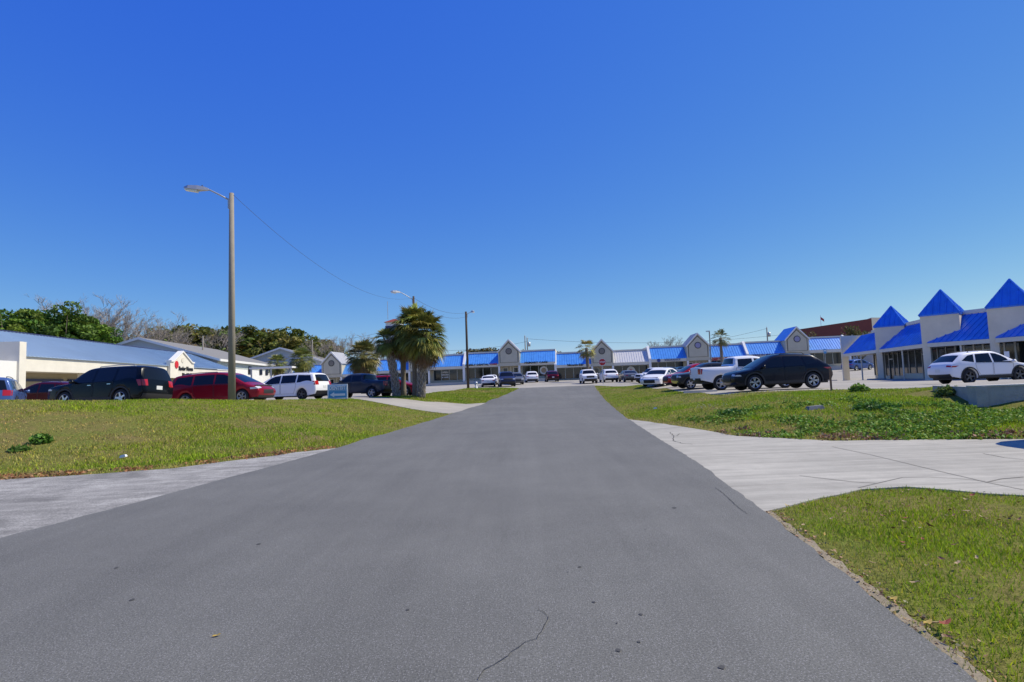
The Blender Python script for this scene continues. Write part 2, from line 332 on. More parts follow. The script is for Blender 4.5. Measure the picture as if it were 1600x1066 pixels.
def hgt(P):
    P = np.asarray(P, float).reshape(-1, 2); out = np.zeros(len(P))
    for i in range(0, len(P), 20000):
        q = P[i:i + 20000]; out[i:i + 20000] = np.sqrt(((q[:, None] - XC[None]) ** 2).sum(-1) + CQ * CQ) @ WQ[:-1] + WQ[-1]
    far = np.clip((np.hypot(P[:, 0] / 1.0, P[:, 1] - 50) - 90) / 60, 0, 1)
    return np.clip(out, -0.6, 3) * (1 - far) + 1.1 * far
def gz(x, y): return float(hgt([(x, y)])[0])

def inside(P, poly):
    P = np.asarray(P, float); x, y = P[:, 0], P[:, 1]; r_ = np.zeros(len(P), bool); k = len(poly)
    for i in range(k):
        x1, y1 = poly[i]; x2, y2 = poly[(i + 1) % k]
        if y1 == y2: continue
        c_ = ((y1 > y) != (y2 > y)) & (x < (x2 - x1) * (y - y1) / (y2 - y1) + x1); r_ ^= c_
    return r_
def edge_dist(P, poly):
    P = np.asarray(P, float); d = np.full(len(P), 1e9); k = len(poly)
    for i in range(k):
        a = np.array(poly[i], float); b_ = np.array(poly[(i + 1) % k], float); ab = b_ - a
        t = np.clip(((P - a) @ ab) / max(ab @ ab, 1e-9), 0, 1); d = np.minimum(d, np.hypot(*(P - (a + t[:, None] * ab)).T))
    return d
def dense(poly, step=0.5, wob=0.0, seed=1):
    rg = random.Random(seed); out = []
    for i in range(len(poly)):
        a = Vector(poly[i]); b_ = Vector(poly[(i + 1) % len(poly)]); k = max(1, int((b_ - a).length / step))
        nn = Vector((-(b_ - a).y, (b_ - a).x)).normalized() if (b_ - a).length else Vector((0, 0))
        for j in range(k):
            p = a.lerp(b_, j / k) + nn * (rg.uniform(-wob, wob) if j else 0); out.append((p.x, p.y))
    return out
ROAD = dense(RL + RR[::-1], 0.20, 0.018, 3)
APRON = dense([(-40, 5.0), (-9.5, 5.6), (-5.85, 5.9), (-5.4, 9.0), (-4.75, 13.4), (-4.55, 15.6), (-5.15, 14.75), (-6.2, 13.6), (-7.33, 12.3), (-9.2, 11.72), (-10.4, 11.5), (-18, 11.0), (-40, 10)], 0.5, 0.06, 5)
DRIVE = dense([(4.2, 21.9), (3.15, 10.0), (2.7, 6.55), (3.1, 6.78), (3.7, 7.15), (4.47, 7.55), (5.1, 7.6), (5.7, 7.0), (6.6, 6.5), (9, 6.0), (40, 4.5), (40, 11.0), (14, 11.75), (10.5, 11.95), (8.9, 12.45), (7.06, 12.85), (5.6, 14.55), (4.9, 17.5)], 0.4, 0.03, 8)
LOT = dense([(-90, 17), (-30, 21.8), (-18.5, 23), (-14.7, 25.4), (-12.2, 28.3), (-10.2, 31.6), (-9.6, 32.8), (-9.6, 40), (-8.0, 47), (-6.7, 56), (-5.6, 68), (-2, 67.2), (0.6, 62.3), (8.9, 62.3), (11.4, 56), (11.2, 50), (10.75, 40), (10.2, 32), (9.8, 26.6), (14.5, 25.6), (16.0, 21.3), (14.6, 18.6), (14.4, 17.3), (90, 17.3), (90, 125), (-90, 125)], 1.5, 0.05, 9)
DRIVEWAY = dense([(-9.7, 32.7), (-5.5, 30.3), (-3.4, 29.4), (-3.0, 30.6), (-2.3, 37), (-1.85, 40.4), (-3.3, 38.7), (-5.6, 36.0), (-7.4, 36.3), (-9.7, 37.8)], 0.5, 0.04, 4)
def sheet(name, poly, step, off, mat):
    P = np.array(poly); x0, y0 = P.min(0); x1, y1 = P.max(0)
    if step > 0:
        gx, gy = np.meshgrid(np.arange(x0, x1, step), np.arange(y0, y1, step)); G = np.stack([gx.ravel(), gy.ravel()], 1)
        G = G[inside(G, poly)]; G = G[edge_dist(G, poly) > step * 0.35]
    pts = [Vector(p) for p in poly] + [Vector(g) for g in G]; k = len(poly)
    r_ = delaunay_2d_cdt(pts, [(i, (i + 1) % k) for i in range(k)], [], 1, 1e-4)
    V = np.array([tuple(p) for p in r_[0]]); z = hgt(V) + off
    me = bpy.data.meshes.new(name); me.from_pydata(np.column_stack([V, z]).tolist(), [], [list(f_) for f_ in r_[2]])
    me.polygons.foreach_set('use_smooth', [True] * len(me.polygons))
    me.materials.append(M[mat]); o = bpy.data.objects.new(name, me); COL.objects.link(o); o['kind'] = 'structure'
    bm = bmesh.new(); bm.from_mesh(me); bmesh.ops.recalc_face_normals(bm, faces=bm.faces)
    if sum(f_.normal.z for f_ in bm.faces) < 0: bmesh.ops.reverse_faces(bm, faces=bm.faces)
    for e_ in [e_ for e_ in bm.edges if e_.is_boundary]:
        a_, b_ = e_.verts[0].co.copy(), e_.verts[1].co.copy(); lo_ = Vector((0, 0, -.16)); f_ = bm.faces.new([bm.verts.new(q) for q in (a_, b_, b_ + lo_, a_ + lo_)]); f_.smooth = False
    bm.to_mesh(me); bm.free()
    return o
def axis(segs):
    out = []
    for a, b_, s in segs: out += list(np.arange(a, b_, s))
    return np.array(out + [segs[-1][1]])
gx = axis([(-900, -300, 100), (-300, -90, 30), (-90, -30, 3), (-30, -16, 0.8), (-16, 20, 0.3), (20, 34, 0.8), (34, 90, 3), (90, 300, 30), (300, 900, 100)])
gy = axis([(-300, -20, 40), (-20, 0, 1), (0, 34, 0.3), (34, 75, 0.8), (75, 125, 2), (125, 300, 25), (300, 1500, 150)])
GX, GY = np.meshgrid(gx, gy); TP = np.stack([GX.ravel(), GY.ravel()], 1); TZ = hgt(TP)
for poly in (ROAD, APRON, DRIVE, LOT, DRIVEWAY):
    ins = inside(TP, poly); d = edge_dist(TP, poly); TZ -= np.where(ins, np.clip((d - .12) * 0.35, 0, 0.14), 0)
bumpy = 0.02 * np.sin(TP[:, 0] * 3.1 + np.sin(TP[:, 1] * 2.3)) * np.sin(TP[:, 1] * 2.7 + 1.3 * np.sin(TP[:, 0] * 1.7))
onroad = np.zeros(len(TP), bool)
for poly in (ROAD, APRON, DRIVE, LOT, DRIVEWAY): onroad |= inside(TP, poly) | (edge_dist(TP, poly) < 0.4)
TZ += np.where(onroad | (TP[:, 1] > 70), 0, bumpy)
nx, ny = len(gx), len(gy)
ii = (np.arange(ny - 1)[:, None] * nx + np.arange(nx - 1)[None]).ravel()
TF = np.stack([ii, ii + 1, ii + nx + 1, ii + nx], 1)
o = bpy.data.objects.new('ground', np_mesh('ground', np.column_stack([TP, TZ]), TF, 'turf', None, True)); COL.objects.link(o); o['kind'] = 'structure'
sheet('parking_lot', LOT, 2.0, 0.010, 'lot')
apron = sheet('gravel_apron', APRON, 0.8, 0.012, 'gravel_apron')
drive = sheet('concrete_driveway', DRIVE, 0.6, 0.016, 'concrete')
sheet('side_driveway', DRIVEWAY, 0.6, 0.018, 'lot')
road = sheet('road', ROAD, 0.6, 0.026, 'asphalt')

def ribbon(name, pts, wid, off, mat, parent=None, kind=None):
    pts = [Vector(p) for p in pts]; V = []; 
    for i, p in enumerate(pts):
        t = (pts[min(i + 1, len(pts) - 1)] - pts[max(i - 1, 0)]).normalized(); nn = Vector((-t.y, t.x)); wv = wid[i] if hasattr(wid, '__len__') else wid
        V += [p + nn * wv / 2, p - nn * wv / 2]
    Z = hgt([(v_.x, v_.y) for v_ in V]) + off
    mb = MB(); mb.add([(v_.x, v_.y, z) for v_, z in zip(V, Z)], [(2 * i, 2 * i + 1, 2 * i + 3, 2 * i + 2) for i in range(len(pts) - 1)])
    ob = mb.build(name, mat, parent)
    return ob
def zpt(px, py, z=0.03):
    d = ray(px, py); t = (z - CAM_H) / d.z; return (d.x * t, t)
def wander(pts, step, amp, seed):
    rg = random.Random(seed); out = []
    for i in range(len(pts) - 1):
        a, b_ = Vector(pts[i]), Vector(pts[i + 1]); k = max(1, int((b_ - a).length / step))
        for j in range(k):
            out.append(a.lerp(b_, j / k) + Vector((rg.uniform(-amp, amp), rg.uniform(-amp, amp))))
    out.append(Vector(pts[-1])); return out
for i, (pl, wd) in enumerate([([(745, 1062), (757, 1045), (785, 1030), (800, 1018), (820, 1003), (838, 998), (852, 975), (857, 962)], 0.006), ([(857, 962), (848, 955), (840, 952)], 0.004), ([(1118, 762), (1135, 775), (1150, 790), (1168, 803)], 0.007)]):
    ribbon('crack', wander([zpt(*p) for p in pl], 0.05, 0.008, i), [wd * random.uniform(0.6, 1.2) for _ in range(200)], 0.032, 'crack', road)
for i, (pl, wd) in enumerate([([(1300, 697), (1360, 710), (1450, 733), (1543, 756), (1600, 768)], 0.017), ([(1342, 764), (1370, 757), (1410, 748), (1450, 747), (1500, 750), (1540, 754)], 0.016), ([(1541, 756), (1565, 750), (1600, 747)], 0.025), ([(1250, 744), (1290, 749), (1330, 754), (1370, 757)], 0.02), ([(1536, 708), (1570, 715), (1600, 718)], 0.02)]):
    ribbon('joint', wander([zpt(*p, 0.02) for p in pl], 0.25, 0.006, i), wd, 0.021, 'joint', drive)
for i, pl in enumerate([[(1048, 676), (1053, 682), (1052, 688), (1064, 692), (1082, 694)], [(1062, 718), (1075, 718), (1080, 716)], [(1056, 681), (1063, 678)]]):
    ribbon('crack', wander([zpt(*p, 0.02) for p in pl], 0.12, 0.03, i + 9), 0.018, 0.021, 'crack', drive)
for i, (px, py, s) in enumerate([(637, 952, .028), (966, 1015, .04), (1001, 959, .03), (906, 885, .035), (928, 940, .03), (1128, 1042, .04), (206, 937, .045), (404, 850, .06), (1008, 827, .02), (964, 973, .018), (887, 893, .015), (998, 1002, .025), (182, 887, .04), (1054, 793, .07)]):
    x, y = zpt(px, py); rg = random.Random(i); mb = MB(); k = 9
    ring = [(x + math.cos(2 * math.pi * j / k) * s * .42 * rg.uniform(.7, 1.3), y + math.sin(2 * math.pi * j / k) * s * .55 * rg.uniform(.6, 1.2), gz(x, y) + .030) for j in range(k)]
    mb.add(ring, [tuple(range(k))]); mb.build('tar_spot', 'tar_spot', road)
# ------------------------------------------------------------------ vehicles
def chaikin(p, it=2):
    for _ in range(it):
        q = [p[0]]
        for a, b_ in zip(p[:-1], p[1:]):
            q += [(a[0] * .75 + b_[0] * .25, a[1] * .75 + b_[1] * .25), (a[0] * .25 + b_[0] * .75, a[1] * .25 + b_[1] * .75)]
        q.append(p[-1]); p = q
    return p
def resample(p, step):
    p = np.array(p); s = np.append(0, np.cumsum(np.hypot(*np.diff(p, axis=0).T))); k = int(s[-1] / step); q = np.linspace(0, s[-1], k + 1)
    return np.stack([np.interp(q, s, p[:, 0]), np.interp(q, s, p[:, 1])], 1)
SPEC = {
 'suv': dict(W=1.98, sill=.33, belt=1.08, wr=-1.45, wf=1.42, r=.38, o=[(-2.40,.36),(-2.50,.50),(-2.50,.80),(-2.45,1.10),(-2.30,1.58),(-2.20,1.76),(-1.6,1.80),(-.4,1.81),(.35,1.78),(.62,1.68),(1.20,1.18),(1.36,1.13),(2.20,1.06),(2.42,.98),(2.49,.74),(2.48,.48),(2.36,.32)],
   win=[[(.03,1.10),(.98,1.10),(.56,1.50),(.34,1.61),(.03,1.64)],[(-1.02,1.12),(-.07,1.10),(-.07,1.645),(-1.02,1.645)],[(-2.14,1.16),(-1.13,1.12),(-1.13,1.645),(-2.0,1.62)]],
   doors=[[(-.02,.46),(1.0,.46),(1.06,.70),(1.04,1.05),(-.02,1.075)],[(-.06,.46),(-.06,1.075),(-1.06,1.095),(-1.03,.80),(-.86,.46)]], handles=[(.12,.97),(-.88,.99)],
   ws=((.66,1.64),(1.16,1.21)), rw=((-2.43,1.16),(-2.25,1.64)), head=(.80,.95,.30), tail=(.86,1.16,.22), grille=(.55,.92), plate=.82, mirror=(.92,1.12), rails=(-1.85,.1,1.80), clad=True),
 'crossover': dict(W=1.90, sill=.30, belt=1.05, wr=-1.38, wf=1.41, r=.375, o=[(-2.32,.34),(-2.44,.50),(-2.45,.80),(-2.36,1.02),(-2.22,1.12),(-1.66,1.54),(-1.45,1.62),(-.9,1.68),(-.1,1.70),(.3,1.66),(.6,1.54),(1.42,1.08),(1.55,1.04),(2.15,.94),(2.36,.84),(2.45,.62),(2.42,.42),(2.3,.28)],
   win=[[(.02,1.06),(1.10,1.03),(.54,1.40),(.28,1.51),(.02,1.545)],[(-.98,1.08),(-.07,1.06),(-.07,1.545),(-.86,1.52)],[(-1.72,1.20),(-1.08,1.10),(-.96,1.51),(-1.30,1.46)]],
   doors=[[(-.02,.44),(1.0,.44),(1.08,.66),(1.08,1.0),(-.02,1.03)],[(-.06,.44),(-.06,1.03),(-1.02,1.05),(-.98,.80),(-.80,.44)]], handles=[(.12,.93),(-.84,.95)],
   ws=((.64,1.51),(1.38,1.12)), rw=((-2.14,1.19),(-1.70,1.50)), head=(.70,.84,.34), tail=(.86,1.02,.40), grille=(.42,.80), plate=.72, mirror=(1.0,1.06), rails=(-1.2,.1,1.685), clad=True),
 'van': dict(W=1.99, sill=.26, belt=1.05, wr=-1.50, wf=1.55, r=.35, o=[(-2.46,.30),(-2.57,.48),(-2.57,.85),(-2.50,1.12),(-2.30,1.60),(-2.15,1.70),(-1.4,1.75),(-.2,1.76),(.55,1.70),(.90,1.58),(1.75,1.08),(1.95,.98),(2.35,.84),(2.52,.70),(2.56,.50),(2.42,.24)],
   win=[[(.12,1.08),(1.40,1.03),(.84,1.44),(.55,1.55),(.12,1.59)],[(-1.05,1.10),(.03,1.08),(.03,1.59),(-1.05,1.595)],[(-2.20,1.16),(-1.15,1.10),(-1.15,1.595),(-2.02,1.55)]],
   doors=[[(.08,.40),(1.12,.40),(1.2,.66),(1.2,1.0),(.08,1.04)],[(.04,.40),(.04,1.04),(-1.10,1.06),(-1.08,.80),(-.92,.40)]], handles=[(.24,.96),(-.10,.97)],
   ws=((.95,1.55),(1.72,1.10)), rw=((-2.49,1.16),(-2.25,1.60)), head=(.70,.86,.42), tail=(.90,1.22,.16), grille=(.40,.66), plate=.80, mirror=(1.22,1.08), rails=(-1.9,.2,1.735), clad=False),
 'sedan': dict(W=1.84, sill=.24, belt=.95, wr=-1.38, wf=1.42, r=.33, o=[(-2.28,.28),(-2.42,.45),(-2.42,.80),(-2.36,.98),(-2.25,1.03),(-1.78,1.06),(-1.62,1.10),(-1.0,1.38),(-.75,1.44),(-.1,1.46),(.25,1.42),(.5,1.33),(1.25,.97),(1.4,.93),(2.05,.83),(2.32,.72),(2.42,.52),(2.3,.24)],
   win=[[(.0,.97),(.98,.93),(.44,1.20),(.2,1.29),(0,1.315)],[(-1.26,1.02),(-.09,.98),(-.09,1.315),(-.68,1.29)]],
   doors=[[(-.04,.36),(.98,.36),(1.04,.6),(1.04,.90),(-.04,.94)],[(-.08,.36),(-.08,.94),(-1.02,.97),(-.98,.70),(-.82,.36)]], handles=[(.1,.86),(-.86,.88)],
   ws=((.54,1.30),(1.2,1.0)), rw=((-1.58,1.13),(-1.02,1.37)), head=(.60,.74,.34), tail=(.76,.92,.26), grille=(.34,.62), plate=.78, mirror=(.9,.98), rails=None, clad=False),
 'pickup': dict(W=2.02, sill=.46, belt=1.28, wr=-1.75, wf=1.95, r=.42, o=[(-2.85,.55),(-2.95,.62),(-2.95,1.05),(-2.93,1.34),(-2.86,1.38),(-1.08,1.38),(-.99,1.44),(-.90,1.80),(-.80,1.90),(-.1,1.95),(.5,1.92),(.82,1.80),(1.38,1.34),(1.55,1.27),(2.55,1.20),(2.85,1.12),(2.95,.90),(2.95,.62),(2.85,.46)],
   win=[[(.28,1.30),(1.16,1.28),(.76,1.60),(.55,1.73),(.28,1.77)],[(-.72,1.32),(.16,1.30),(.16,1.77),(-.66,1.75)]],
   doors=[[(.22,.58),(1.24,.58),(1.34,.8),(1.34,1.22),(.22,1.26)],[(.18,.58),(.18,1.26),(-.84,1.27),(-.84,.9),(-.84,.58)]], handles=[(.36,1.16),(-.66,1.17)],
   ws=((.86,1.77),(1.34,1.38)), rw=((-.97,1.50),(-.89,1.80)), head=(.92,1.10,.22), tail=(.92,1.30,.12), grille=(.72,1.10), plate=.72, mirror=(1.08,1.32), rails=None, clad=False, bed=((-2.80,1.38),(-1.16,1.38))),
 'jeep': dict(W=1.86, sill=.36, belt=1.10, wr=-1.28, wf=1.32, r=.375, o=[(-2.02,.42),(-2.12,.55),(-2.12,1.0),(-2.06,1.55),(-1.95,1.73),(-1.2,1.77),(.1,1.77),(.42,1.70),(.86,1.22),(1.0,1.14),(1.85,1.08),(2.06,1.0),(2.12,.8),(2.12,.5),(2.02,.38)],
   win=[[(.02,1.14),(.66,1.13),(.34,1.52),(.2,1.60),(.02,1.62)],[(-.92,1.14),(-.07,1.14),(-.07,1.62),(-.92,1.62)],[(-1.86,1.18),(-1.02,1.14),(-1.02,1.62),(-1.78,1.58)]],
   doors=[[(-.02,.5),(.86,.5),(.9,.7),(.9,1.06),(-.02,1.09)],[(-.06,.5),(-.06,1.09),(-.92,1.10),(-.9,.85),(-.78,.5)]], handles=[(.1,.99),(-.78,1.0)],
   ws=((.46,1.66),(.84,1.24)), rw=((-2.10,1.20),(-2.03,1.60)), head=(.82,.98,.14), tail=(.90,1.14,.14), grille=(.72,1.0), plate=.78, mirror=(.66,1.16), rails=(-1.6,.0,1.765), clad=True),
}
TT = [0, .25, .5, .7, .83, .92, .97, 1.0]
def car_type(kind):
    s = SPEC[kind]; W2 = s['W'] / 2; O = resample(chaikin(s['o'], 2), 0.055); k = len(O)
    xs = O[:, 0]; L2 = max(abs(xs.min()), abs(xs.max())); belt = s['belt']
    T = np.gradient(O, axis=0); T /= np.linalg.norm(T, axis=1)[:, None]; N = np.stack([-T[:, 1], T[:, 0]], 1); rr = 0.085
    I = O - N * rr
    def yh(x, z):
        u = abs(x) / L2; y = W2 * (1 - 0.03 * ((z - .7) / .5) ** 2 if z < .7 else 1 - 0.02 * ((z - .7) / .5) ** 2)
        if z > belt: y -= 0.30 * (z - belt) * min(1, (z - belt) / .15 + .35)
        return y * (1 - 0.13 * u ** 6) 
    def sp(x, z, side, off=0.0): return (x, side * (yh(x, z) + off), z)
    yE = np.array([yh(*p) for p in I])
    def rib(i, t, off=0.0):
        a = abs(t); ins = rr * (0.35 * a * a + 0.65 * a ** 7) - off; fr = 0.07 * a * a * max(0, abs(N[i, 0]) - .5)
        p = O[i] - N[i] * (ins + fr * (1 - a ** 7)); return (p[0], yE[i] * t, p[1])
    tl = [-t for t in TT[::-1]] + TT[1:]; nt_ = len(tl); mb = MB()
    mb.add([rib(i, t) for i in range(k) for t in tl], [(i * nt_ + j, i * nt_ + j + 1, (i + 1) * nt_ + j + 1, (i + 1) * nt_ + j) for i in range(k - 1) for j in range(nt_ - 1)])
    # side skin with wheel arches
    Ra = s['r'] + 0.055; zs = s['sill']; wz = s['r']; a0 = math.asin(max(-1, min(1, (zs - wz) / Ra)))
    def arc(xc, rad=Ra): return [(xc + rad * math.cos(a), wz + rad * math.sin(a)) for a in np.linspace(a0, math.pi - a0, 15)]
    low = arc(s['wf']) + [((s['wf'] + s['wr']) / 2, zs)] + arc(s['wr'])
    loop = [tuple(p) for p in I] + low
    # side skin joins the rounded shoulder along the inset outline
    def skin(poly, step, side, off):
        P = np.array(poly); g0, g1 = np.meshgrid(np.arange(P[:, 0].min(), P[:, 0].max(), step), np.arange(P[:, 1].min(), P[:, 1].max(), step)); G = np.stack([g0.ravel(), g1.ravel()], 1)
        G = G[inside(G, poly)]; G = G[edge_dist(G, poly) > step * .4] if len(G) else G
        q = [Vector(p) for p in poly] + [Vector(g) for g in G]; kk = len(poly)
        r_ = delaunay_2d_cdt(q, [(i, (i + 1) % kk) for i in range(kk)], [], 1, 1e-5)
        fs = [tuple(f_) for f_ in r_[2]]
        # orient outward
        if fs:
            a, b_, c_ = [r_[0][i] for i in fs[0][:3]]; ccw = (b_ - a).cross(c_ - a) > 0
            if ccw == (side > 0): fs = [f_[::-1] for f_ in fs]
        return [sp(p.x, p.y, side, off) for p in r_[0]], fs
    for sd_ in (1, -1):
        vs, fs = skin(loop, .16, sd_, 0.0); mb.add(vs, fs)
        # inner lip of the arches
        for xc in (s['wf'], s['wr']):
            A = arc(xc); mb.add([sp(x, z, sd_) for x, z in A] + [(x, sd_ * (yh(x, z) - .22), z) for x, z in A], [(i, i + 1, i + 16, i + 15) for i in range(14)])
    me = mb.mesh('car_body', 'p_black', True)
    bm = bmesh.new(); bm.from_mesh(me); bmesh.ops.remove_doubles(bm, verts=bm.verts, dist=0.004); bmesh.ops.recalc_face_normals(bm, faces=bm.faces); bm.to_mesh(me); bm.free()
    me.polygons.foreach_set('use_smooth', [True] * len(me.polygons))
    P = {'body': me}
    # dark underside
    mb = MB(); mb.box(-L2 + .25, L2 - .25, -W2 + .26, W2 - .26, zs - .06, min(belt - .15, .95)); mb.box(s['wr'] + Ra, s['wf'] - Ra, -W2 + .08, W2 - .08, zs - .02, zs + .10); P['underbody'] = mb.mesh('underbody', 'black_plastic')
    def near(p): return int(np.argmin(((O - np.array(p)) ** 2).sum(1)))
    def rpatch(i0, i1, t0, t1, off, nt2=8):
        if i0 > i1: i0, i1 = i1, i0
        ts = np.linspace(t0, t1, nt2); vs = [rib(i, t, off) for i in range(i0, i1 + 1) for t in ts]
        return vs, [(a * nt2 + j, a * nt2 + j + 1, (a + 1) * nt2 + j + 1, (a + 1) * nt2 + j) for a in range(i1 - i0) for j in range(nt2 - 1)]
    def rp(name, i0, i1, t0, t1, off, mat): b_ = MB(); b_.add(*rpatch(i0, i1, t0, t1, off)); return b_.mesh(name, mat, True)
    P['windscreen'] = rp('windscreen', near(s['ws'][0]), near(s['ws'][1]), -.90, .90, .006, 'car_glass')
    P['rear_window'] = rp('rear_window', near(s['rw'][0]), near(s['rw'][1]), -.84, .84, .006, 'car_glass')
    if 'bed' in s: P['bed_cover'] = rp('bed_cover', near(s['bed'][0]), near(s['bed'][1]), -.86, .86, .008, 'black_plastic')
    P['side_window'] = []; P['door'] = []; P['door_handle'] = []; P['door_seam'] = []
    for sd_ in (1, -1):
        for wpoly in s['win']:
            b_ = MB(); b_.add(*skin(wpoly, .14, sd_, .006)); P['side_window'].append(b_.mesh('side_window', 'car_glass', True))
        for dpoly, h in zip(s['doors'], s['handles']):
            b_ = MB(); b_.add(*skin(dpoly, .14, sd_, .005)); P['door'].append(b_.mesh('door', 'p_black', True))
            dd = dense(dpoly, .12); b_ = MB(); kk = len(dd); cx_ = sum(p[0] for p in dd) / kk; cz_ = sum(p[1] for p in dd) / kk
            inn = [(p[0] + (cx_ - p[0]) * .022, p[1] + (cz_ - p[1]) * .03) for p in dd]
            b_.add([sp(*p, sd_, .0075) for p in dd] + [sp(*p, sd_, .0075) for p in inn], [(i, (i + 1) % kk, kk + (i + 1) % kk, kk + i) for i in range(kk)]); P['door_seam'].append(b_.mesh('door_seam', 'black_plastic'))
            b_ = MB(); y = yh(*h); b_.box(h[0] - .09, h[0] + .09, sd_ * (y + .012) - .012, sd_ * (y + .012) + .022 * sd_ + .012, h[1] - .014, h[1] + .014); P['door_handle'].append(b_.mesh('door_handle', 'chrome'))
    mid = k // 2
    def span(z0, z1, front):
        ids = [i for i in (range(mid, k) if front else range(0, mid)) if z0 <= O[i, 1] <= z1 and abs(O[i, 0]) > L2 - .45]
        return min(ids), max(ids)
    def lamp(zr_, front, mat, name):
        out = []; i0, i1 = span(zr_[0], zr_[1], front)
        for sd_ in (1, -1):
            b_ = MB(); b_.add(*rpatch(i0, i1, .66 * sd_, .985 * sd_, .008, 5))
            e0, e1 = I[i0], I[i1]; dx = -zr_[2] if front else zr_[2]
            poly = [tuple(I[i]) for i in range(i0, i1 + 1)]
            poly += [(e1[0] + dx * .9, e1[1]), (e0[0] + dx * .55, e0[1])]
            b_.add(*skin(poly, .2, sd_, .006)); out.append(b_.mesh(name, mat, True))
        return out
    P['headlight'] = lamp(s['head'], True, 'headlamp', 'headlight'); P['taillight'] = lamp(s['tail'], False, 'tail_red', 'taillight')
    g0, g1 = span(*s['grille'], True); P['grille'] = rp('grille', g0, g1, -.58, .58, .008, 'black_plastic')
    b0 = [i for i in range(mid, k) if O[i, 1] < s['grille'][0] - .06]; P['front_bumper'] = rp('front_bumper', min(b0), max(b0), -.93, .93, .008, 'black_plastic')
    b1 = [i for i in range(0, mid) if O[i, 1] < .56 + (.2 if kind == 'pickup' else 0)]; P['rear_bumper'] = rp('rear_bumper', min(b1), max(b1), -.93, .93, .010, 'black_plastic')
    b_ = MB(); xr = float(np.interp(s['plate'], O[:mid // 2, 1], O[:mid // 2, 0])); b_.box(xr - .012, xr + .05, -.16, .16, s['plate'] - .08, s['plate'] + .08); P['licence_plate'] = b_.mesh('licence_plate', 'plate')
    P['mirror'] = []
    for sd_ in (1, -1):
        b_ = MB(); y = yh(*s['mirror']); mx, mz = s['mirror']
        ring = lambda yy, sc_: [(mx + .10 * sc_, yy, mz + .02), (mx + .03, yy, mz + .11 * sc_), (mx - .06 * sc_, yy, mz + .10 * sc_), (mx - .07 * sc_, yy, mz - .03), (mx + .04, yy, mz - .06 * sc_)]
        b_.prism(ring(sd_ * (y + .02), .6), ring(sd_ * (y + .22), 1.0)); P['mirror'].append(b_.mesh('mirror', 'p_black', True))
    if s['rails']:
        P['roof_rail'] = []
        for sd_ in (1, -1):
            x0, x1, z = s['rails']; y = sd_ * (yh(-.4, z - .09) - .10)
            b_ = MB(); b_.tube([(x0, y, z - .10), (x0 + .12, y, z), ((x0 + x1) / 2, y, z + .02), (x1 - .12, y, z - .01), (x1, y, z - .10)], .018, 6); P['roof_rail'].append(b_.mesh('roof_rail', 'black_plastic', True))
    if s['clad']:
        P['arch_trim'] = []
        for sd_ in (1, -1):
            for xc in (s['wf'], s['wr']):
                A = arc(xc); B = arc(xc, Ra + .07); b_ = MB()
                b_.add([sp(x, z, sd_, .012) for x, z in A] + [sp(x, z, sd_, .010) for x, z in B], [(i, i + 1, i + 16, i + 15) for i in range(14)]); P['arch_trim'].append(b_.mesh('arch_trim', 'black_plastic', True))
        P['sill_trim'] = []
        for sd_ in (1, -1):
            b_ = MB(); b_.add(*skin([(s['wr'] + Ra + .03, zs), (s['wf'] - Ra - .03, zs), (s['wf'] - Ra - .06, zs + .12), (s['wr'] + Ra + .06, zs + .12)], .3, sd_, .012)); P['sill_trim'].append(b_.mesh('sill_trim', 'black_plastic', True))
    P['yw'] = W2 - .13
    return P
def wheel_mesh():
    b_ = MB(); b_.lathe_y([(.62, .36), (.70, .40), (.86, .40), (.96, .34), (1.0, .22), (1.0, -.22), (.96, -.34), (.86, -.40), (.62, -.40), (.60, .05), (.02, .05)], 28)
    tyre = b_.mesh('wheel', 'tyre', True)
    b_ = MB(); b_.lathe_y([(.70, .37), (.655, .40), (.62, .36), (.60, .18), (.62, .10)], 28)
    def spokes(bb, cnt, w0, w1, tw=0.0):
        for i in range(cnt):
            a = 2 * math.pi * i / cnt; mt = Matrix.Rotation(-a, 4, 'Y')
            bb.add([mt @ Vector(p) for p in [(.08, .20, -w0), (.08, .20, w0), (.64, .22, w1 + tw), (.64, .22, -w1 + tw), (.08, .34, -w0), (.08, .34, w0), (.64, .37, w1 * .8 + tw), (.64, .37, -w1 * .8 + tw)]], [(0, 1, 2, 3), (7, 6, 5, 4), (0, 4, 5, 1), (1, 5, 6, 2), (2, 6, 7, 3), (3, 7, 4, 0)])
        bb.lathe_y([(.17, .20), (.17, .36), (.10, .39), (.001, .39)], 12)
    b5 = MB(); b5.v, b5.f = list(b_.v), list(b_.f); spokes(b5, 5, .13, .10)
    b10 = MB(); b10.v, b10.f = list(b_.v), list(b_.f); spokes(b10, 5, .05, .045, .11); spokes(b10, 5, .05, .045, -.11)
    return tyre, b5.mesh('rim', 'rim_silver'), b10.mesh('rim', 'rim_silver')
TYRE, RIM5, RIM10 = wheel_mesh()
TYPES = {}
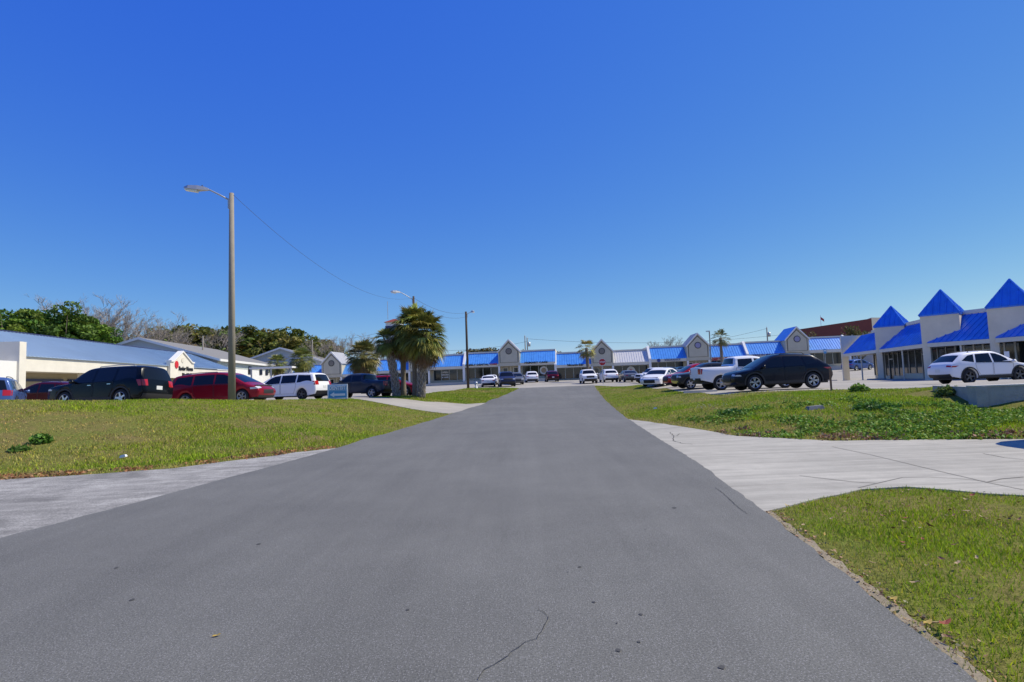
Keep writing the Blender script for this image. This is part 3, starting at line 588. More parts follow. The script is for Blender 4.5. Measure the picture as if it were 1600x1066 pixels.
def car(name, kind, x, y, deg, col, label, cat, group=None, rim='rim_silver', spokes=5, scale=1.0, detail=2, z=None, trim=None, chrome_bumper=False, chrome_line=False, sc3=None, tilt=True):
    if kind not in TYPES: TYPES[kind] = car_type(kind)
    P = TYPES[kind]; s = SPEC[kind]; a = R(deg); fx, fy = math.cos(a), math.sin(a)
    h0 = gz(x, y) if z is None else z
    t = thing(name, (x, y, h0 + .012), label, cat, group, a, True)
    if tilt:
        d1 = gz(x + fx * 1.4, y + fy * 1.4) - gz(x - fx * 1.4, y - fy * 1.4); t.rotation_mode = 'XYZ'; t.rotation_euler = (0, -math.atan2(d1, 2.8), a)
        d2 = gz(x - fy * .8, y + fx * .8) - gz(x + fy * .8, y - fx * .8); t.rotation_euler[0] = math.atan2(d2, 1.6)
    t.scale = (scale,) * 3 if sc3 is None else sc3
    put('body', P['body'], t, mat=col); put('underbody', P['underbody'], t)
    put('windscreen', P['windscreen'], t); put('rear_window', P['rear_window'], t)
    for q in P['side_window']: put('side_window', q, t)
    for q in P['headlight']: put('headlight', q, t)
    for q in P['taillight']: put('taillight', q, t)
    put('grille', P['grille'], t); put('licence_plate', P['licence_plate'], t)
    bf = put('front_bumper', P['front_bumper'], t); br = put('rear_bumper', P['rear_bumper'], t)
    if chrome_bumper:
        for q in (bf, br): q.material_slots[0].link = 'OBJECT'; q.material_slots[0].material = M['chrome']
    for q in P['mirror']: put('mirror', q, t, mat=col)
    if 'bed_cover' in P: put('bed_cover', P['bed_cover'], t)
    if detail > 1:
        for q, h, e_ in zip(P['door'], P['door_handle'], P['door_seam']):
            d_ = put('door', q, t, mat=col); put('door_seam', e_, d_); put('door_handle', h, d_, mat=None if chrome_line else col)
    if detail > 0:
        for q in P.get('roof_rail', []): put('roof_rail', q, t, mat=trim)
        for q in P.get('arch_trim', []) + P.get('sill_trim', []): put('arch_trim' if q.name.startswith('arch') else 'sill_trim', q, t)
    for xw in (s['wf'], s['wr']):
        for sd_ in (1, -1):
            wv = put('wheel', TYRE, t, (xw, sd_ * P['yw'], s['r']), (0, random.uniform(0, 6), 0) if sd_ > 0 else (0, random.uniform(0, 6), math.pi), (s['r'], .30, s['r'])); wv.rotation_mode = 'ZYX' if sd_ > 0 else 'XYZ'
            put('rim', RIM5 if spokes == 5 else RIM10, wv, mat=rim)
    return t
def on(px, Y): return xat(px, Y), Y
# --- left lot
car('parked_suv', 'suv', *on(-8, 28.3), 124, 'p_blue', 'medium blue SUV seen from behind at the far left above the grass bank', 'suv', 'cars parked in the left lot')
car('parked_suv', 'crossover', *on(78, 33.5), 178, 'p_maroon', 'dark maroon car behind the nose of the black SUV at the left', 'car', 'cars parked in the left lot')
car('parked_suv', 'suv', -18.75, 26.5, 169, 'p_black', 'large black SUV with red tail lamps parked behind the left grass bank', 'suv', 'cars parked in the left lot', trim='alu', chrome_line=True, sc3=(1.04, 1.02, 1.06))
car('parked_minivan', 'van', *on(348, 30.6), -4, 'p_red', 'red minivan facing right behind the concrete lamp pole', 'minivan', 'cars parked in the left lot', rim='rim_silver', spokes=10)
car('parked_minivan', 'van', -14.7, 37.6, 165, 'p_white', 'white minivan with tinted windows and red tail lamps beside the red minivan', 'minivan', 'cars parked in the left lot', rim='rim_dark')
car('parked_sedan', 'sedan', *on(474, 50), 170, 'p_white', 'white car mostly hidden between the white minivan and the dark pickup', 'car', 'cars parked in the left lot', detail=0)
car('pickup_truck', 'pickup', -11.0, 41.0, 157, 'p_slate', 'dark slate pickup truck parked behind the blue dentist sign', 'pickup truck', 'cars parked in the left lot', scale=.92)
car('parked_sedan', 'crossover', *on(608, 46.0), -4, 'p_red', 'dark red car facing right behind the palm trunks', 'car', 'cars parked in the left lot', detail=1)
# --- far lot, left of the road end
G = 'cars parked in front of the shops'
car('parked_sedan', 'sedan', *on(761, 74.5), 92, 'p_white', 'nearer white sedan seen from behind beside the fire hydrant', 'sedan', G, detail=0)
car('parked_sedan', 'sedan', *on(765.5, 83), 92, 'p_white', 'farther white sedan just behind another white sedan near the hydrant', 'sedan', G, detail=0)
car('parked_suv', 'jeep', *on(789, 71.5), -84, 'p_darkblue', 'dark blue SUV facing the camera at the end of the road', 'suv', G, detail=0, scale=1.06)
car('parked_sedan', 'crossover', *on(804, 80), -86, 'p_grey', 'grey car partly hidden behind the dark blue SUV', 'car', G, detail=0)
car('parked_suv', 'crossover', *on(828, 88), 92, 'p_white', 'white SUV seen from behind below the PRIMARY CARE sign', 'suv', G, detail=0)
car('parked_suv', 'crossover', *on(859.5, 88), 92, 'p_maroon', 'very dark SUV parked under the right end of the PRIMARY CARE sign', 'suv', G, detail=0)
car('parked_suv', 'jeep', *on(916.5, 72), -89, 'p_white', 'boxy white SUV facing the camera at the right end of the road', 'suv', G, detail=0)
car('parked_suv', 'crossover', *on(948, 75), 91, 'p_white', 'white SUV seen from behind below the red stop sign', 'suv', G, detail=0)
car('parked_sedan', 'sedan', *on(979, 72.5), 91, 'p_grey', 'dark grey sedan seen from behind right of the stop sign', 'sedan', G, detail=0)
# --- right lot
G = 'cars parked in the right lot'
car('parked_sedan', 'sedan', *on(1030, 48), 232, 'p_white', 'white sedan with a dark windscreen at the left end of the right lot', 'sedan', G, detail=1)
car('parked_suv', 'jeep', *on(1018, 66), 200, 'p_white', 'white boxy SUV behind the white sedan, below the round red emblem window', 'suv', G, detail=0)
car('parked_suv', 'suv', *on(1042, 66), 265, 'p_charcoal', 'charcoal SUV far back, left of two dark SUVs under the shop awning', 'suv', G, detail=0)
car('parked_suv', 'suv', *on(1066, 64), 265, 'p_black', 'black SUV far back, directly behind the roof of the red SUV', 'suv', G, detail=0)
car('parked_sedan', 'sedan', *on(1037, 58), 250, 'p_white', 'white sedan between the dark SUVs and the bright red SUV', 'sedan', G, detail=0)
car('parked_sedan', 'sedan', *on(1052, 56), 250, 'p_grey', 'grey sedan whose roof shows over the bright red bonnet', 'sedan', G, detail=0)
car('parked_suv', 'crossover', *on(1086, 42.5), 184, 'p_brightred', 'bright red SUV facing left behind the tail of the white pickup', 'suv', G, detail=1)
car('pickup_truck', 'pickup', *on(1108, 37.8), 182, 'p_charcoal', 'dark pickup with chrome bumper facing left behind the white pickup', 'pickup truck', G, detail=1, scale=.86, chrome_bumper=True)
car('pickup_truck', 'pickup', 13.45, 33.3, 2, 'p_white', 'white pickup truck with black bed cover behind the black crossover', 'pickup truck', G)
car('parked_crossover', 'crossover', 12.95, 28.2, 180, 'p_navyblack', 'black crossover with bright alloy wheels facing left above the right bank', 'crossover', G, spokes=10, sc3=(1.0, 1.0, 1.03))
car('parked_suv', 'crossover', *on(1337, 86), 20, 'p_blue', 'pale blue car seen through the end bay of the tower-roofed shops', 'car', G, detail=0)
car('parked_crossover', 'crossover', 25.35, 31.0, 1, 'p_white', 'white crossover with black wheel arches facing right above the retaining wall', 'crossover', G, rim='rim_dark', sc3=(.96, .98, 1.03))
car('shadow_van', 'van', 13.85, 11.05, 0, 'p_white', 'unseen tall white van added beyond the right edge to shade the concrete driveway', 'van', sc3=(1.1, 1.05, 1.42), z=0.02, tilt=False)  # added out of view, only for the shadow it throws on the driveway
# ------------------------------------------------------------------ the long strip of shops at the back
MA = Vector((-32.5, 105.0)); ME = Vector((80.2, -8.0)).normalized(); MN = Vector((ME.y, -ME.x))   # along, outwards to the lot
if MN.y > 0: MN = -MN
UP = 16.12
def fp(s, out, z): p = MA + ME * s + MN * out; return (p.x, p.y, z)
def fbox(mb, s0, s1, o0, o1, z0, z1):
    return mb.hexa([fp(s0, o1, z0), fp(s1, o1, z0), fp(s1, o0, z0), fp(s0, o0, z0), fp(s0, o1, z1), fp(s1, o1, z1), fp(s1, o0, z1), fp(s0, o0, z1)])
TOPS = [5.94, 6.0, 6.35, 6.65, 6.8, 6.8, 6.15, 6.15, 6.5, 6.45, 6.65, 7.0]
mall = thing('strip_mall', fp(40, 0, 1.2), 'long strip of shops with blue metal awnings and pointed entrance gables', 'shops')
EX = Vector((ME.x, ME.y, 0))
def awning(parent, a, b_, c_, d_, mat, rib=0.42, name='awning', ribh=0.045, ribw=0.05, thick=0.05):
    """a,b lower edge left to right, c,d upper edge right to left; standing seams run from bottom to top"""
    a, b_, c_, d_ = [Vector(p) for p in (a, b_, c_, d_)]; nn = (b_ - a).cross(d_ - a).normalized()
    if nn.z < 0: nn = -nn
    mb = MB(); mb.prism([p - nn * thick for p in (a, b_, c_, d_)], [a, b_, c_, d_]); o = mb.build(name, mat, parent)
    k = max(2, int((b_ - a).length / rib)); mb = MB()
    for i in range(1, k):
        t = i / k; p, q = a.lerp(b_, t), d_.lerp(c_, t); dr = (b_ - a).normalized() * ribw / 2
        mb.prism([p - dr, p + dr, q + dr, q - dr], [p - dr + nn * ribh, p + dr + nn * ribh, q + dr + nn * ribh, q - dr + nn * ribh])
    o2 = mb.build('seam', mat, None, loc=tuple(parent['base'])); o2.location = (0, 0, 0); o2.parent = o
    return o
for h in range(12):
    gi = h // 2; left = h % 2 == 0; top = TOPS[h]; base = top - 4.85; soff = base + 2.35
    s0, s1 = (gi * UP - 8.06, gi * UP - 1.9) if left else (gi * UP + 1.9, gi * UP + 8.06)
    fbox(MB(), s0, s1, -14, 0, base - 1.5, top).build('wall', 'stucco_grey', mall)
    fbox(MB(), s0 - .05, s1 + .05, -14.1, .12, top, top + .28).build('parapet', 'fascia', mall)
    fbox(MB(), s0, s1, 0, 2.6, base - .8, base).build('walkway', 'walk', mall)
    fbox(MB(), s0, s1, 0.01, 2.0, soff, soff + .12).build('soffit', 'soffit', mall)
    fbox(MB(), s0, s1, 2.0, 2.18, soff - .02, soff + .50).build('fascia_board', 'fascia', mall)
    white = h == 7
    awning(mall, fp(s0, 2.22, soff + .48), fp(s1, 2.22, soff + .48), fp(s1, .05, top - .02), fp(s0, .05, top - .02), 'roof_white' if white else ('roof_blue_bright' if h in (0, 4, 5, 6) else 'roof_blue_bright'), 0.40)
    # fin between two shops
    sf = s0 if left else s1; f0, f1 = (sf - .02, sf + .20) if left else (sf - .20, sf + .02)
    if left:
        for_post = (f0 - .18, f1)
        mb = MB(); q0, q1 = for_post
        mb.prism([fp(q0, 2.36, base - .5), fp(q0, 2.36, soff + .62), fp(q0, .1, top + .40), fp(q0, .0, top + .40), fp(q0, 0, soff + .2), fp(q0, 1.95, soff + .1), fp(q0, 1.95, base - .5)], [fp(q1, 2.36, base - .5), fp(q1, 2.36, soff + .62), fp(q1, .1, top + .40), fp(q1, .0, top + .40), fp(q1, 0, soff + .2), fp(q1, 1.95, soff + .1), fp(q1, 1.95, base - .5)])
        mb.build('fin_wall', 'white_trim', mall)
    # shopfront: low wall, panes and mullions
    fbox(MB(), s0 + .2, s1 - .2, 0.01, .10, base, base + .42).build('stall_riser', 'stucco_grey', mall)
    np_ = 4; ww = (s1 - s0 - .4) / np_
    for j in range(np_):
        a = s0 + .2 + j * ww
        w_ = fbox(MB(), a + .05, a + ww - .05, .015, .06, base + .44, soff - .04).build('shop_window', 'shop_glass', mall)
        mb = MB(); fbox(mb, a - .05, a + .05, .01, .12, base + .42, soff); fbox(mb, a + .05, a + ww - .05, .01, .10, soff - .10, soff - .02)
        fr = mb.build('window_frame', 'alu', None, loc=tuple(mall['base'])); fr.location = (0, 0, 0); fr.parent = w_
# last fin at the right end
top = TOPS[-1]; soff = top - 2.5; se = 5 * UP + 8.06
mb = MB(); mb.prism(*[[fp(q, 2.36, top - 5.5), fp(q, 2.36, soff + .62), fp(q, .1, top + .40), fp(q, 0, top + .40), fp(q, 0, soff + .2), fp(q, 1.95, soff + .1), fp(q, 1.95, top - 5.5)] for q in (se, se + .3)]); mb.build('fin_wall', 'white_trim', mall)
for gi in range(6):
    c0 = gi * UP; top = (TOPS[2 * gi] + TOPS[2 * gi + 1]) / 2; base = top - 4.85; soff = base + 2.35; ev = top + .05; pk = ev + 2.0; h = 1.88
    g = [fp(c0 - h, 2.30, soff + .0), fp(c0 + h, 2.30, soff + .0), fp(c0 + h, 2.30, ev), fp(c0, 2.30, pk), fp(c0 - h, 2.30, ev)]
    bk = [fp(c0 - h, -3.0, soff), fp(c0 + h, -3.0, soff), fp(c0 + h, -3.0, ev), fp(c0, -3.0, pk), fp(c0 - h, -3.0, ev)]
    gb = MB().prism(g, bk).build('gable', 'stucco_grey', mall)
    gl = tuple(mall['base'])
    def sub(mb, nm, mt, par=gb, sm=False):
        o = mb.build(nm, mt, None, sm, gl); o.location = (0, 0, 0); o.parent = par; return o
    # recessed looking panel: dark band round a slightly proud field
    def ring(k, dz): return [fp(c0 - h + k, dz, soff + .46 + k * .5), fp(c0 + h - k, dz, soff + .46 + k * .5), fp(c0 + h - k, dz, ev - k * .05), fp(c0, dz, pk - k * 1.35), fp(c0 - h + k, dz, ev - k * .05)]
    sub(MB().prism(ring(.26, 2.33), ring(.26, 2.29)), 'trim_band', 'dark_trim'); sub(MB().prism(ring(.36, 2.36), ring(.36, 2.29)), 'gable_panel', 'stucco_grey')
    sub(MB().disc(fp(c0, 2.35, ev + .02), (MN.x, MN.y, 0), .56, .05, 24), 'round_vent', 'dark_trim'); sub(MB().disc(fp(c0, 2.38, ev + .02), (MN.x, MN.y, 0), .44, .05, 24), 'vent_grille', 'emblem_violet' if gi > 3 else 'pole_grey')
    for sg in (-1, 1):   # roof slopes with barge boards
        e = 0.16; a = fp(c0 + sg * (h + e), 2.46, ev - e * .95); b_ = fp(c0, 2.46, pk + .05); c_ = fp(c0, -3.1, pk + .05); d_ = fp(c0 + sg * (h + e), -3.1, ev - e * .95)
        up = Vector((0, 0, .10)); q = [Vector(p) for p in (a, b_, c_, d_)]
        r_ = MB().prism(q, [p + up for p in q]).build('roof_slope', 'roof_blue' if gi == 5 else 'roof_grey', mall)
        q2 = [Vector(fp(c0 + sg * (h + e), 2.47, ev - e * .95 - .14)), Vector(fp(c0, 2.47, pk - .12)), Vector(fp(c0, 2.47, pk + .17)), Vector(fp(c0 + sg * (h + e), 2.47, ev - e * .95 + .12))]
        d3 = Vector((MN.x, MN.y, 0)) * .07; sub(MB().prism(q2, [p + d3 for p in q2]), 'barge_board', 'white_trim', r_)
    for sg in (-1, 1):
        fbox(MB(), c0 + sg * 1.78 - .16, c0 + sg * 1.78 + .16, 2.05, 2.37, base - .5, soff).build('post', 'white_trim', mall)
        fbox(MB(), c0 + sg * .0 - .14 + sg * .0, c0 + .14, .02, .16, base, soff).build('pier', 'fascia', mall) if sg > 0 else None
    fbox(MB(), c0 - 1.9, c0 + 1.9, 0, 2.6, base - .8, base).build('walkway', 'walk', mall)
    fbox(MB(), c0 - 1.9, c0 + 1.9, -14, 0, base - 1.5, ev - .3).build('wall', 'stucco_grey', mall)
    for sg in (-1, 1):
        cx = c0 + sg * .95; d_ = fbox(MB(), cx - .36, cx + .36, .02, .07, base + .06, base + 2.02).build('shop_door', 'shop_glass', mall)
        mb = MB(); fbox(mb, cx - .47, cx - .36, .02, .10, base, base + 2.13); fbox(mb, cx + .36, cx + .47, .02, .10, base, base + 2.13); fbox(mb, cx - .36, cx + .36, .02, .10, base + 2.02, base + 2.13); fbox(mb, cx - .36, cx + .36, .02, .09, base, base + .06)
        sub(mb, 'door_frame', 'white_trim' if (gi + sg) % 2 else 'alu', d_)
# lettering over the shops
def mall_text(t, s, out, z, size, mat, wid, depth=.03, bold=.012):
    return put_text(mall, text_mesh(t, size, mat, depth, wid, bold), fp(s, out, z), EX)
def ssoff(h): return TOPS[h] - 2.5
mall_text('FAMILY DENTAL', 2 * UP - 5.7, 2.23, ssoff(4) + .42, .50, 'text_black', 4.1); mall_text('CARE', 2 * UP - 2.75, 2.23, ssoff(4) + .42, .46, 'text_red', 1.25)
mall_text('PRIMARY CARE', 2 * UP + 4.7, 2.23, ssoff(5) + .42, .50, 'text_black', 4.0)
mall_text('Miracle-Ear', 3 * UP - 4.6, 2.23, ssoff(6) + .38, .56, 'text_black', 2.8)
mall_text('INSURANCE', 4 * UP - 4.3, 2.23, ssoff(8) + .24, .42, 'text_blue', 2.6, bold=0)
MB().disc(fp(4 * UP - 6.6, 2.18, ssoff(8) + .24), (MN.x, MN.y, 0), .30, .05, 16).build('sign_disc', 'text_blue', mall)
mall_text('NAILS & SPA', 4 * UP + 4.2, 2.23, ssoff(9) + .22, .50, 'text_red', 3.9); mall_text('HAIR', 4 * UP + 2.6, 2.23, ssoff(9) + .05, .55, 'text_red', 1.2)
mall_text('HEALTH SERVICES INC', 5 * UP - 4.6, 2.23, ssoff(10) + .34, .40, 'text_blue', 5.2)
mall_text('1220', 3 * UP - .2, 2.37, ssoff(6) + .95, .34, 'text_green', .8)
def round_sign(s, z, rad, inner, nm='window_emblem'):
    a = MB().disc(fp(s, .11, z), (MN.x, MN.y, 0), rad, .03, 24).build(nm, 'text_white', mall)
    o = MB().disc(fp(s, .145, z), (MN.x, MN.y, 0), rad * .62, .02, 20).build('emblem_ring', inner, None, loc=tuple(mall['base'])); o.location = (0, 0, 0); o.parent = a; return a
round_sign(2 * UP + 5.9, ssoff(5) - .95, .72, 'emblem_tan'); em = round_sign(3 * UP + 5.0, ssoff(7) - .95, .74, 'text_white')
pts = [(math.cos(a), math.sin(a), 1.0 if i % 2 else .45) for i, a in enumerate(np.linspace(math.pi / 2 + math.pi / 7, math.pi / 2 + math.pi / 7 + 2 * math.pi, 15)[:-1])]
o = MB().prism([fp(3 * UP + 5.0 + c * r_ * .34, .17, ssoff(7) - .95 + s_ * r_ * .34) for c, s_, r_ in pts], [fp(3 * UP + 5.0 + c * r_ * .34, .20, ssoff(7) - .95 + s_ * r_ * .34) for c, s_, r_ in pts]).build('leaf_emblem', 'emblem_red', None, loc=tuple(mall['base'])); o.location = (0, 0, 0); o.parent = em
mall_text('OPEN', UP + 4.2, .12, ssoff(3) - .5, .40, 'text_white', 1.2); mall_text('SMOKE', UP + 4.2, .12, ssoff(3) - .95, .36, 'text_white', 1.3); mall_text('& VAPE', UP + 4.2, .12, ssoff(3) - 1.4, .30, 'text_white', 1.2)

# ------------------------------------------------------------------ tower-roofed shops at the right
TZB, TEV = .42, 5.6
tow = thing('tower_shops', (36, 50, TZB), 'grey shops with blue pyramid roofs and dark blue awnings at the right', 'shops')
AZ = R(228); tn = Vector((math.sin(AZ), math.cos(AZ), 0)); tt = Vector((-tn.y, tn.x, 0)); tt = tt if tt.x > 0 else -tt
FLs = [Vector((xat(1367.7, 57), 57, 0)), Vector((xat(1440.3, 46), 46, 0)), Vector((xat(1546, 41.5), 41.5, 0)), Vector((xat(1700, 35.5), 35.5, 0))]
OUT = [Vector((39.9, 69, 0))] + [p + tt * .25 + tn * .05 for p in FLs]
INW = Vector((2.25, -.12, 0))
def tsub(mb, nm, mt, par, sm=False):
    o = mb.build(nm, mt, None, sm, tuple(tow['base'])); o.location = (0, 0, 0); o.parent = par; return o
for i, fl in enumerate(FLs):
    wd = 2.55; c = [fl, fl + tt * wd, fl + tt * wd - tn * wd, fl - tn * wd]
    tb = MB().prism([p + Vector((0, 0, 3.5)) for p in c], [p + Vector((0, 0, TEV)) for p in c]).build('tower', 'stucco_tower', tow)
    ap = (c[0] + c[2]) / 2 + Vector((0, 0, TEV + 2.1)); ov = .08
    ce = [p + (p - (c[0] + c[2]) / 2).normalized() * ov + Vector((0, 0, TEV)) for p in c]
    rf = MB().prism([p for p in ce], [p + Vector((0, 0, .10)) for p in ce]).build('roof_edge', 'roof_blue', tow)
    for k in range(4):
        a, b_ = ce[k] + Vector((0, 0, .10)), ce[(k + 1) % 4] + Vector((0, 0, .10)); npan = 6
        nn = (b_ - a).cross(ap - a).normalized()
        if nn.z < 0: nn = -nn
        for j in range(npan):      # pans of the standing seam roof, each its own piece
            p, q = a.lerp(b_, j / npan), a.lerp(b_, (j + 1) / npan)
            def tip(t): return (a.lerp(ap, t * 2) if t <= .5 else b_.lerp(ap, (1 - t) * 2))
            dirn = (ap - (a + b_) / 2)
            pt, qt = tip(j / npan), tip((j + 1) / npan)
            poly = [p, q, qt, pt] if j not in (0, npan - 1) else ([p, q, qt] if j == 0 else [p, q, pt])
            if j == npan // 2 - 1 or j == npan // 2: pass
            tsub(MB().prism([v_ for v_ in poly], [v_ + nn * .02 for v_ in poly]), 'roof_pan', 'roof_blue', rf)
            if j:
                w_ = (b_ - a).normalized() * .03; pt = p.lerp(pt, .95); tsub(MB().prism([p - w_, p + w_, pt + w_, pt - w_], [p - w_ + nn * .09, p + w_ + nn * .09, pt + w_ + nn * .09, pt - w_ + nn * .09]), 'roof_seam', 'roof_blue', rf)
    for k in range(4): tsub(MB().tube([ce[k] + Vector((0, 0, .10)), ap + Vector((0, 0, .04))], .07, 6), 'hip_cap', 'roof_blue', rf)
    # column under the outer corner
    cw = .52; q = [fl, fl + tt * cw, fl + tt * cw - tn * cw, fl - tn * cw]
    MB().prism([p + Vector((0, 0, TZB - .6)) for p in q], [p + Vector((0, 0, 3.5)) for p in q]).build('column', 'stucco_tower', tow)
for i in range(4):
    a, b_ = OUT[i], OUT[i + 1]; lo = 3.45; hi = 5.55
    zb = TZB if i else .2
    up_ = Vector((0, 0, 1))
    far, near_ = a, b_ + (a - b_).normalized() * .2
    st = far + (near_ - far).normalized() * (.35 if i == 0 else .1)
    awning(tow, st + up_ * lo, near_ + up_ * lo, near_ + INW + up_ * hi, st + INW + up_ * hi, 'roof_blue', .45)
    MB().prism([st + up_ * (lo - .34), near_ + up_ * (lo - .34), near_ + INW * .1 + up_ * (lo - .34), st + INW * .1 + up_ * (lo - .34)], [st + up_ * (lo - .03), near_ + up_ * (lo - .03), near_ + INW * .1 + up_ * (lo - .03), st + INW * .1 + up_ * (lo - .03)]).build('fascia_board', 'fascia', tow)
    MB().prism([st + INW * .1 + up_ * (lo - .30), near_ + INW * .1 + up_ * (lo - .30), near_ + INW + up_ * (lo - .30), st + INW + up_ * (lo - .30)], [st + INW * .1 + up_ * (lo - .20), near_ + INW * .1 + up_ * (lo - .20), near_ + INW + up_ * (lo - .20), st + INW + up_ * (lo - .20)]).build('soffit', 'soffit', tow)
    wa, wb = far + INW, b_ + INW
    if i == 0: wa = far + (b_ - far) * .34 + INW
    dr = (wb - wa).normalized(); dn = Vector((-1, .1, 0)).normalized()
    # walls: above the shopfront and the parapet behind the awning
    MB().prism([wa + up_ * 3.2, wb + up_ * 3.2, wb + INW * 3 + up_ * 3.2, wa + INW * 3 + up_ * 3.2], [wa + up_ * 5.60, wb + up_ * 5.60, wb + INW * 3 + up_ * 5.60, wa + INW * 3 + up_ * 5.60]).build('wall', 'stucco_tower', tow)
    MB().prism([wa - INW * .02 + up_ * 5.60, wb - INW * .02 + up_ * 5.60, wb + INW * .1 + up_ * 5.60, wa + INW * .1 + up_ * 5.60], [wa - INW * .02 + up_ * 5.88, wb - INW * .02 + up_ * 5.88, wb + INW * .1 + up_ * 5.88, wa + INW * .1 + up_ * 5.88]).build('parapet', 'stucco_cream', tow)
    MB().prism([wa + INW * .05 + up_ * (zb - .6), wb + INW * .05 + up_ * (zb - .6), wb + INW * 3 + up_ * (zb - .6), wa + INW * 3 + up_ * (zb - .6)], [wa + INW * .05 + up_ * 3.2, wb + INW * .05 + up_ * 3.2, wb + INW * 3 + up_ * 3.2, wa + INW * 3 + up_ * 3.2]).build('wall', 'stucco_tower', tow)
    MB().prism([wa + up_ * (zb - .6), wb + up_ * (zb - .6), wb + INW * .04 + up_ * (zb - .6), wa + INW * .04 + up_ * (zb - .6)], [wa + up_ * (zb + .55), wb + up_ * (zb + .55), wb + INW * .04 + up_ * (zb + .55), wa + INW * .04 + up_ * (zb + .55)]).build('stall_riser', 'stucco_tower', tow)
    npn = 7; ln = (wb - wa).length
    for j in range(npn):
        p, q = wa.lerp(wb, j / npn), wa.lerp(wb, (j + 1) / npn); e = dr * .06
        door = j == (3 if i else 4)
        z0 = zb + (.08 if door else .57)
        g = MB().prism([p + e + up_ * z0, q - e + up_ * z0, q - e + INW * .03 + up_ * z0, p + e + INW * .03 + up_ * z0], [p + e + up_ * 3.12, q - e + up_ * 3.12, q - e + INW * .03 + up_ * 3.12, p + e + INW * .03 + up_ * 3.12]).build('shop_door' if door else 'shop_window', 'shop_glass', tow)
        o_ = -INW * (.025 if not door else .04)
        mb = MB()
        for c0_ in ((p,) if j else (p + dr * .03,)): mb.prism([c0_ - e + o_ + up_ * z0, c0_ + e + o_ + up_ * z0, c0_ + e + INW * .02 + up_ * z0, c0_ - e + INW * .02 + up_ * z0], [c0_ - e + o_ + up_ * 3.2, c0_ + e + o_ + up_ * 3.2, c0_ + e + INW * .02 + up_ * 3.2, c0_ - e + INW * .02 + up_ * 3.2])
        if door:
            for zz in (zb + 2.2,): mb2 = MB(); mb2.prism([p + e + o_ + up_ * zz, q - e + o_ + up_ * zz, q - e + INW * .02 + up_ * zz, p + e + INW * .02 + up_ * zz], [p + e + o_ + up_ * (zz + .12), q - e + o_ + up_ * (zz + .12), q - e + INW * .02 + up_ * (zz + .12), p + e + INW * .02 + up_ * (zz + .12)])
        tsub(mb, 'window_frame', 'alu', g)
        if door: tsub(mb2, 'door_rail', 'alu', g)
    # slim post halfway along the canopy edge
    pm = st.lerp(near_, .52) + INW * .06
    MB().tube([pm + up_ * (zb - .3), pm + up_ * 3.3], .07, 8).build('post', 'fascia', tow)
    # walkway
    MB().prism([a - INW * .1 + up_ * (zb - .6), b_ - INW * .1 + up_ * (zb - .6), b_ + INW + up_ * (zb - .6), a + INW + up_ * (zb - .6)], [a - INW * .1 + up_ * (zb + .05), b_ - INW * .1 + up_ * (zb + .05), b_ + INW + up_ * (zb + .05), a + INW + up_ * (zb + .05)]).build('walkway', 'walk', tow)
# open end bay: upper wall and its column
e0 = OUT[0]; ex = INW * 1.28; dv = Vector((-.28, -.96, 0)) * .35
MB().prism([e0 + up_ * 3.3, e0 + ex + up_ * 3.3, e0 + ex - dv + up_ * 3.3, e0 - dv + up_ * 3.3], [e0 + up_ * 5.62, e0 + ex + up_ * 5.62, e0 + ex - dv + up_ * 5.62, e0 - dv + up_ * 5.62]).build('end_wall', 'stucco_tower', tow)
cx_ = INW.normalized() * .75
MB().prism([e0 + up_ * -.5, e0 + cx_ + up_ * -.5, e0 + cx_ - dv + up_ * -.5, e0 - dv + up_ * -.5], [e0 + up_ * 3.3, e0 + cx_ + up_ * 3.3, e0 + cx_ - dv + up_ * 3.3, e0 - dv + up_ * 3.3]).build('column', 'stucco_tower', tow)

# ------------------------------------------------------------------ long low building at the left
LB = Vector((-33.9, 39, 0)); ld = Vector((-.13, .99, 0)).normalized(); ln_ = Vector((ld.y, -ld.x, 0))   # along the front, outwards to the right
def lp(t, out, z): p = LB + ld * t + ln_ * out; return (p.x, p.y, z)
lb = thing('low_building', (-36, 50, 1.0), 'long cream building with pale blue metal roof and a signed gable at the left', 'building')
def lbox(t0, t1, o0, o1, z0, z1): return MB().hexa([lp(t0, o0, z0), lp(t0, o1, z0), lp(t1, o1, z0), lp(t1, o0, z0), lp(t0, o0, z1), lp(t0, o1, z1), lp(t1, o1, z1), lp(t1, o0, z1)])
def lsub(mb, nm, mt, par):
    o = mb.build(nm, mt, None, False, tuple(lb['base'])); o.location = (0, 0, 0); o.parent = par; return o
lbox(0.3, 40, -14, -1.6, .2, 4.4).build('wall', 'tan_wall', lb)
lbox(0.3, 21.5, -1.6, 0, 3.55, 4.55).build('fascia_board', 'stucco_cream', lb); lbox(27.5, 40, -1.6, 0, 3.55, 4.5).build('fascia_board', 'stucco_cream', lb)
lbox(-14, -1.2, -14, -1.2, .2, 4.3).build('wall', 'stucco_tower', lb); lbox(-14, -.2, -1.25, 0.1, 2.9, 4.2).build('fascia_board', 'white_trim', lb)
lbox(-.35, .3, -1.6, .25, .3, 5.55).build('fin_wall', 'stucco_cream', lb); lbox(-.25, .2, -9, -1.6, .3, 6.0).build('fin_wall', 'stucco_tower', lb)
awning(lb, lp(.3, .15, 4.6), lp(42, .15, 4.6), lp(42, -6, 7.1), lp(.3, -6, 7.1), 'roof_pale', .42, 'roof', .04, .05)
awning(lb, lp(-16, -2.2, 4.75), lp(-.35, -2.2, 4.75), lp(-.35, -6, 7.1), lp(-16, -6, 7.1), 'roof_pale', .42, 'roof', .04, .05)
awning(lb, lp(42, -12, 4.6), lp(-16, -12, 4.6), lp(-16, -6.02, 7.1), lp(42, -6.02, 7.1), 'roof_pale', 1.2, 'roof', .04, .05)
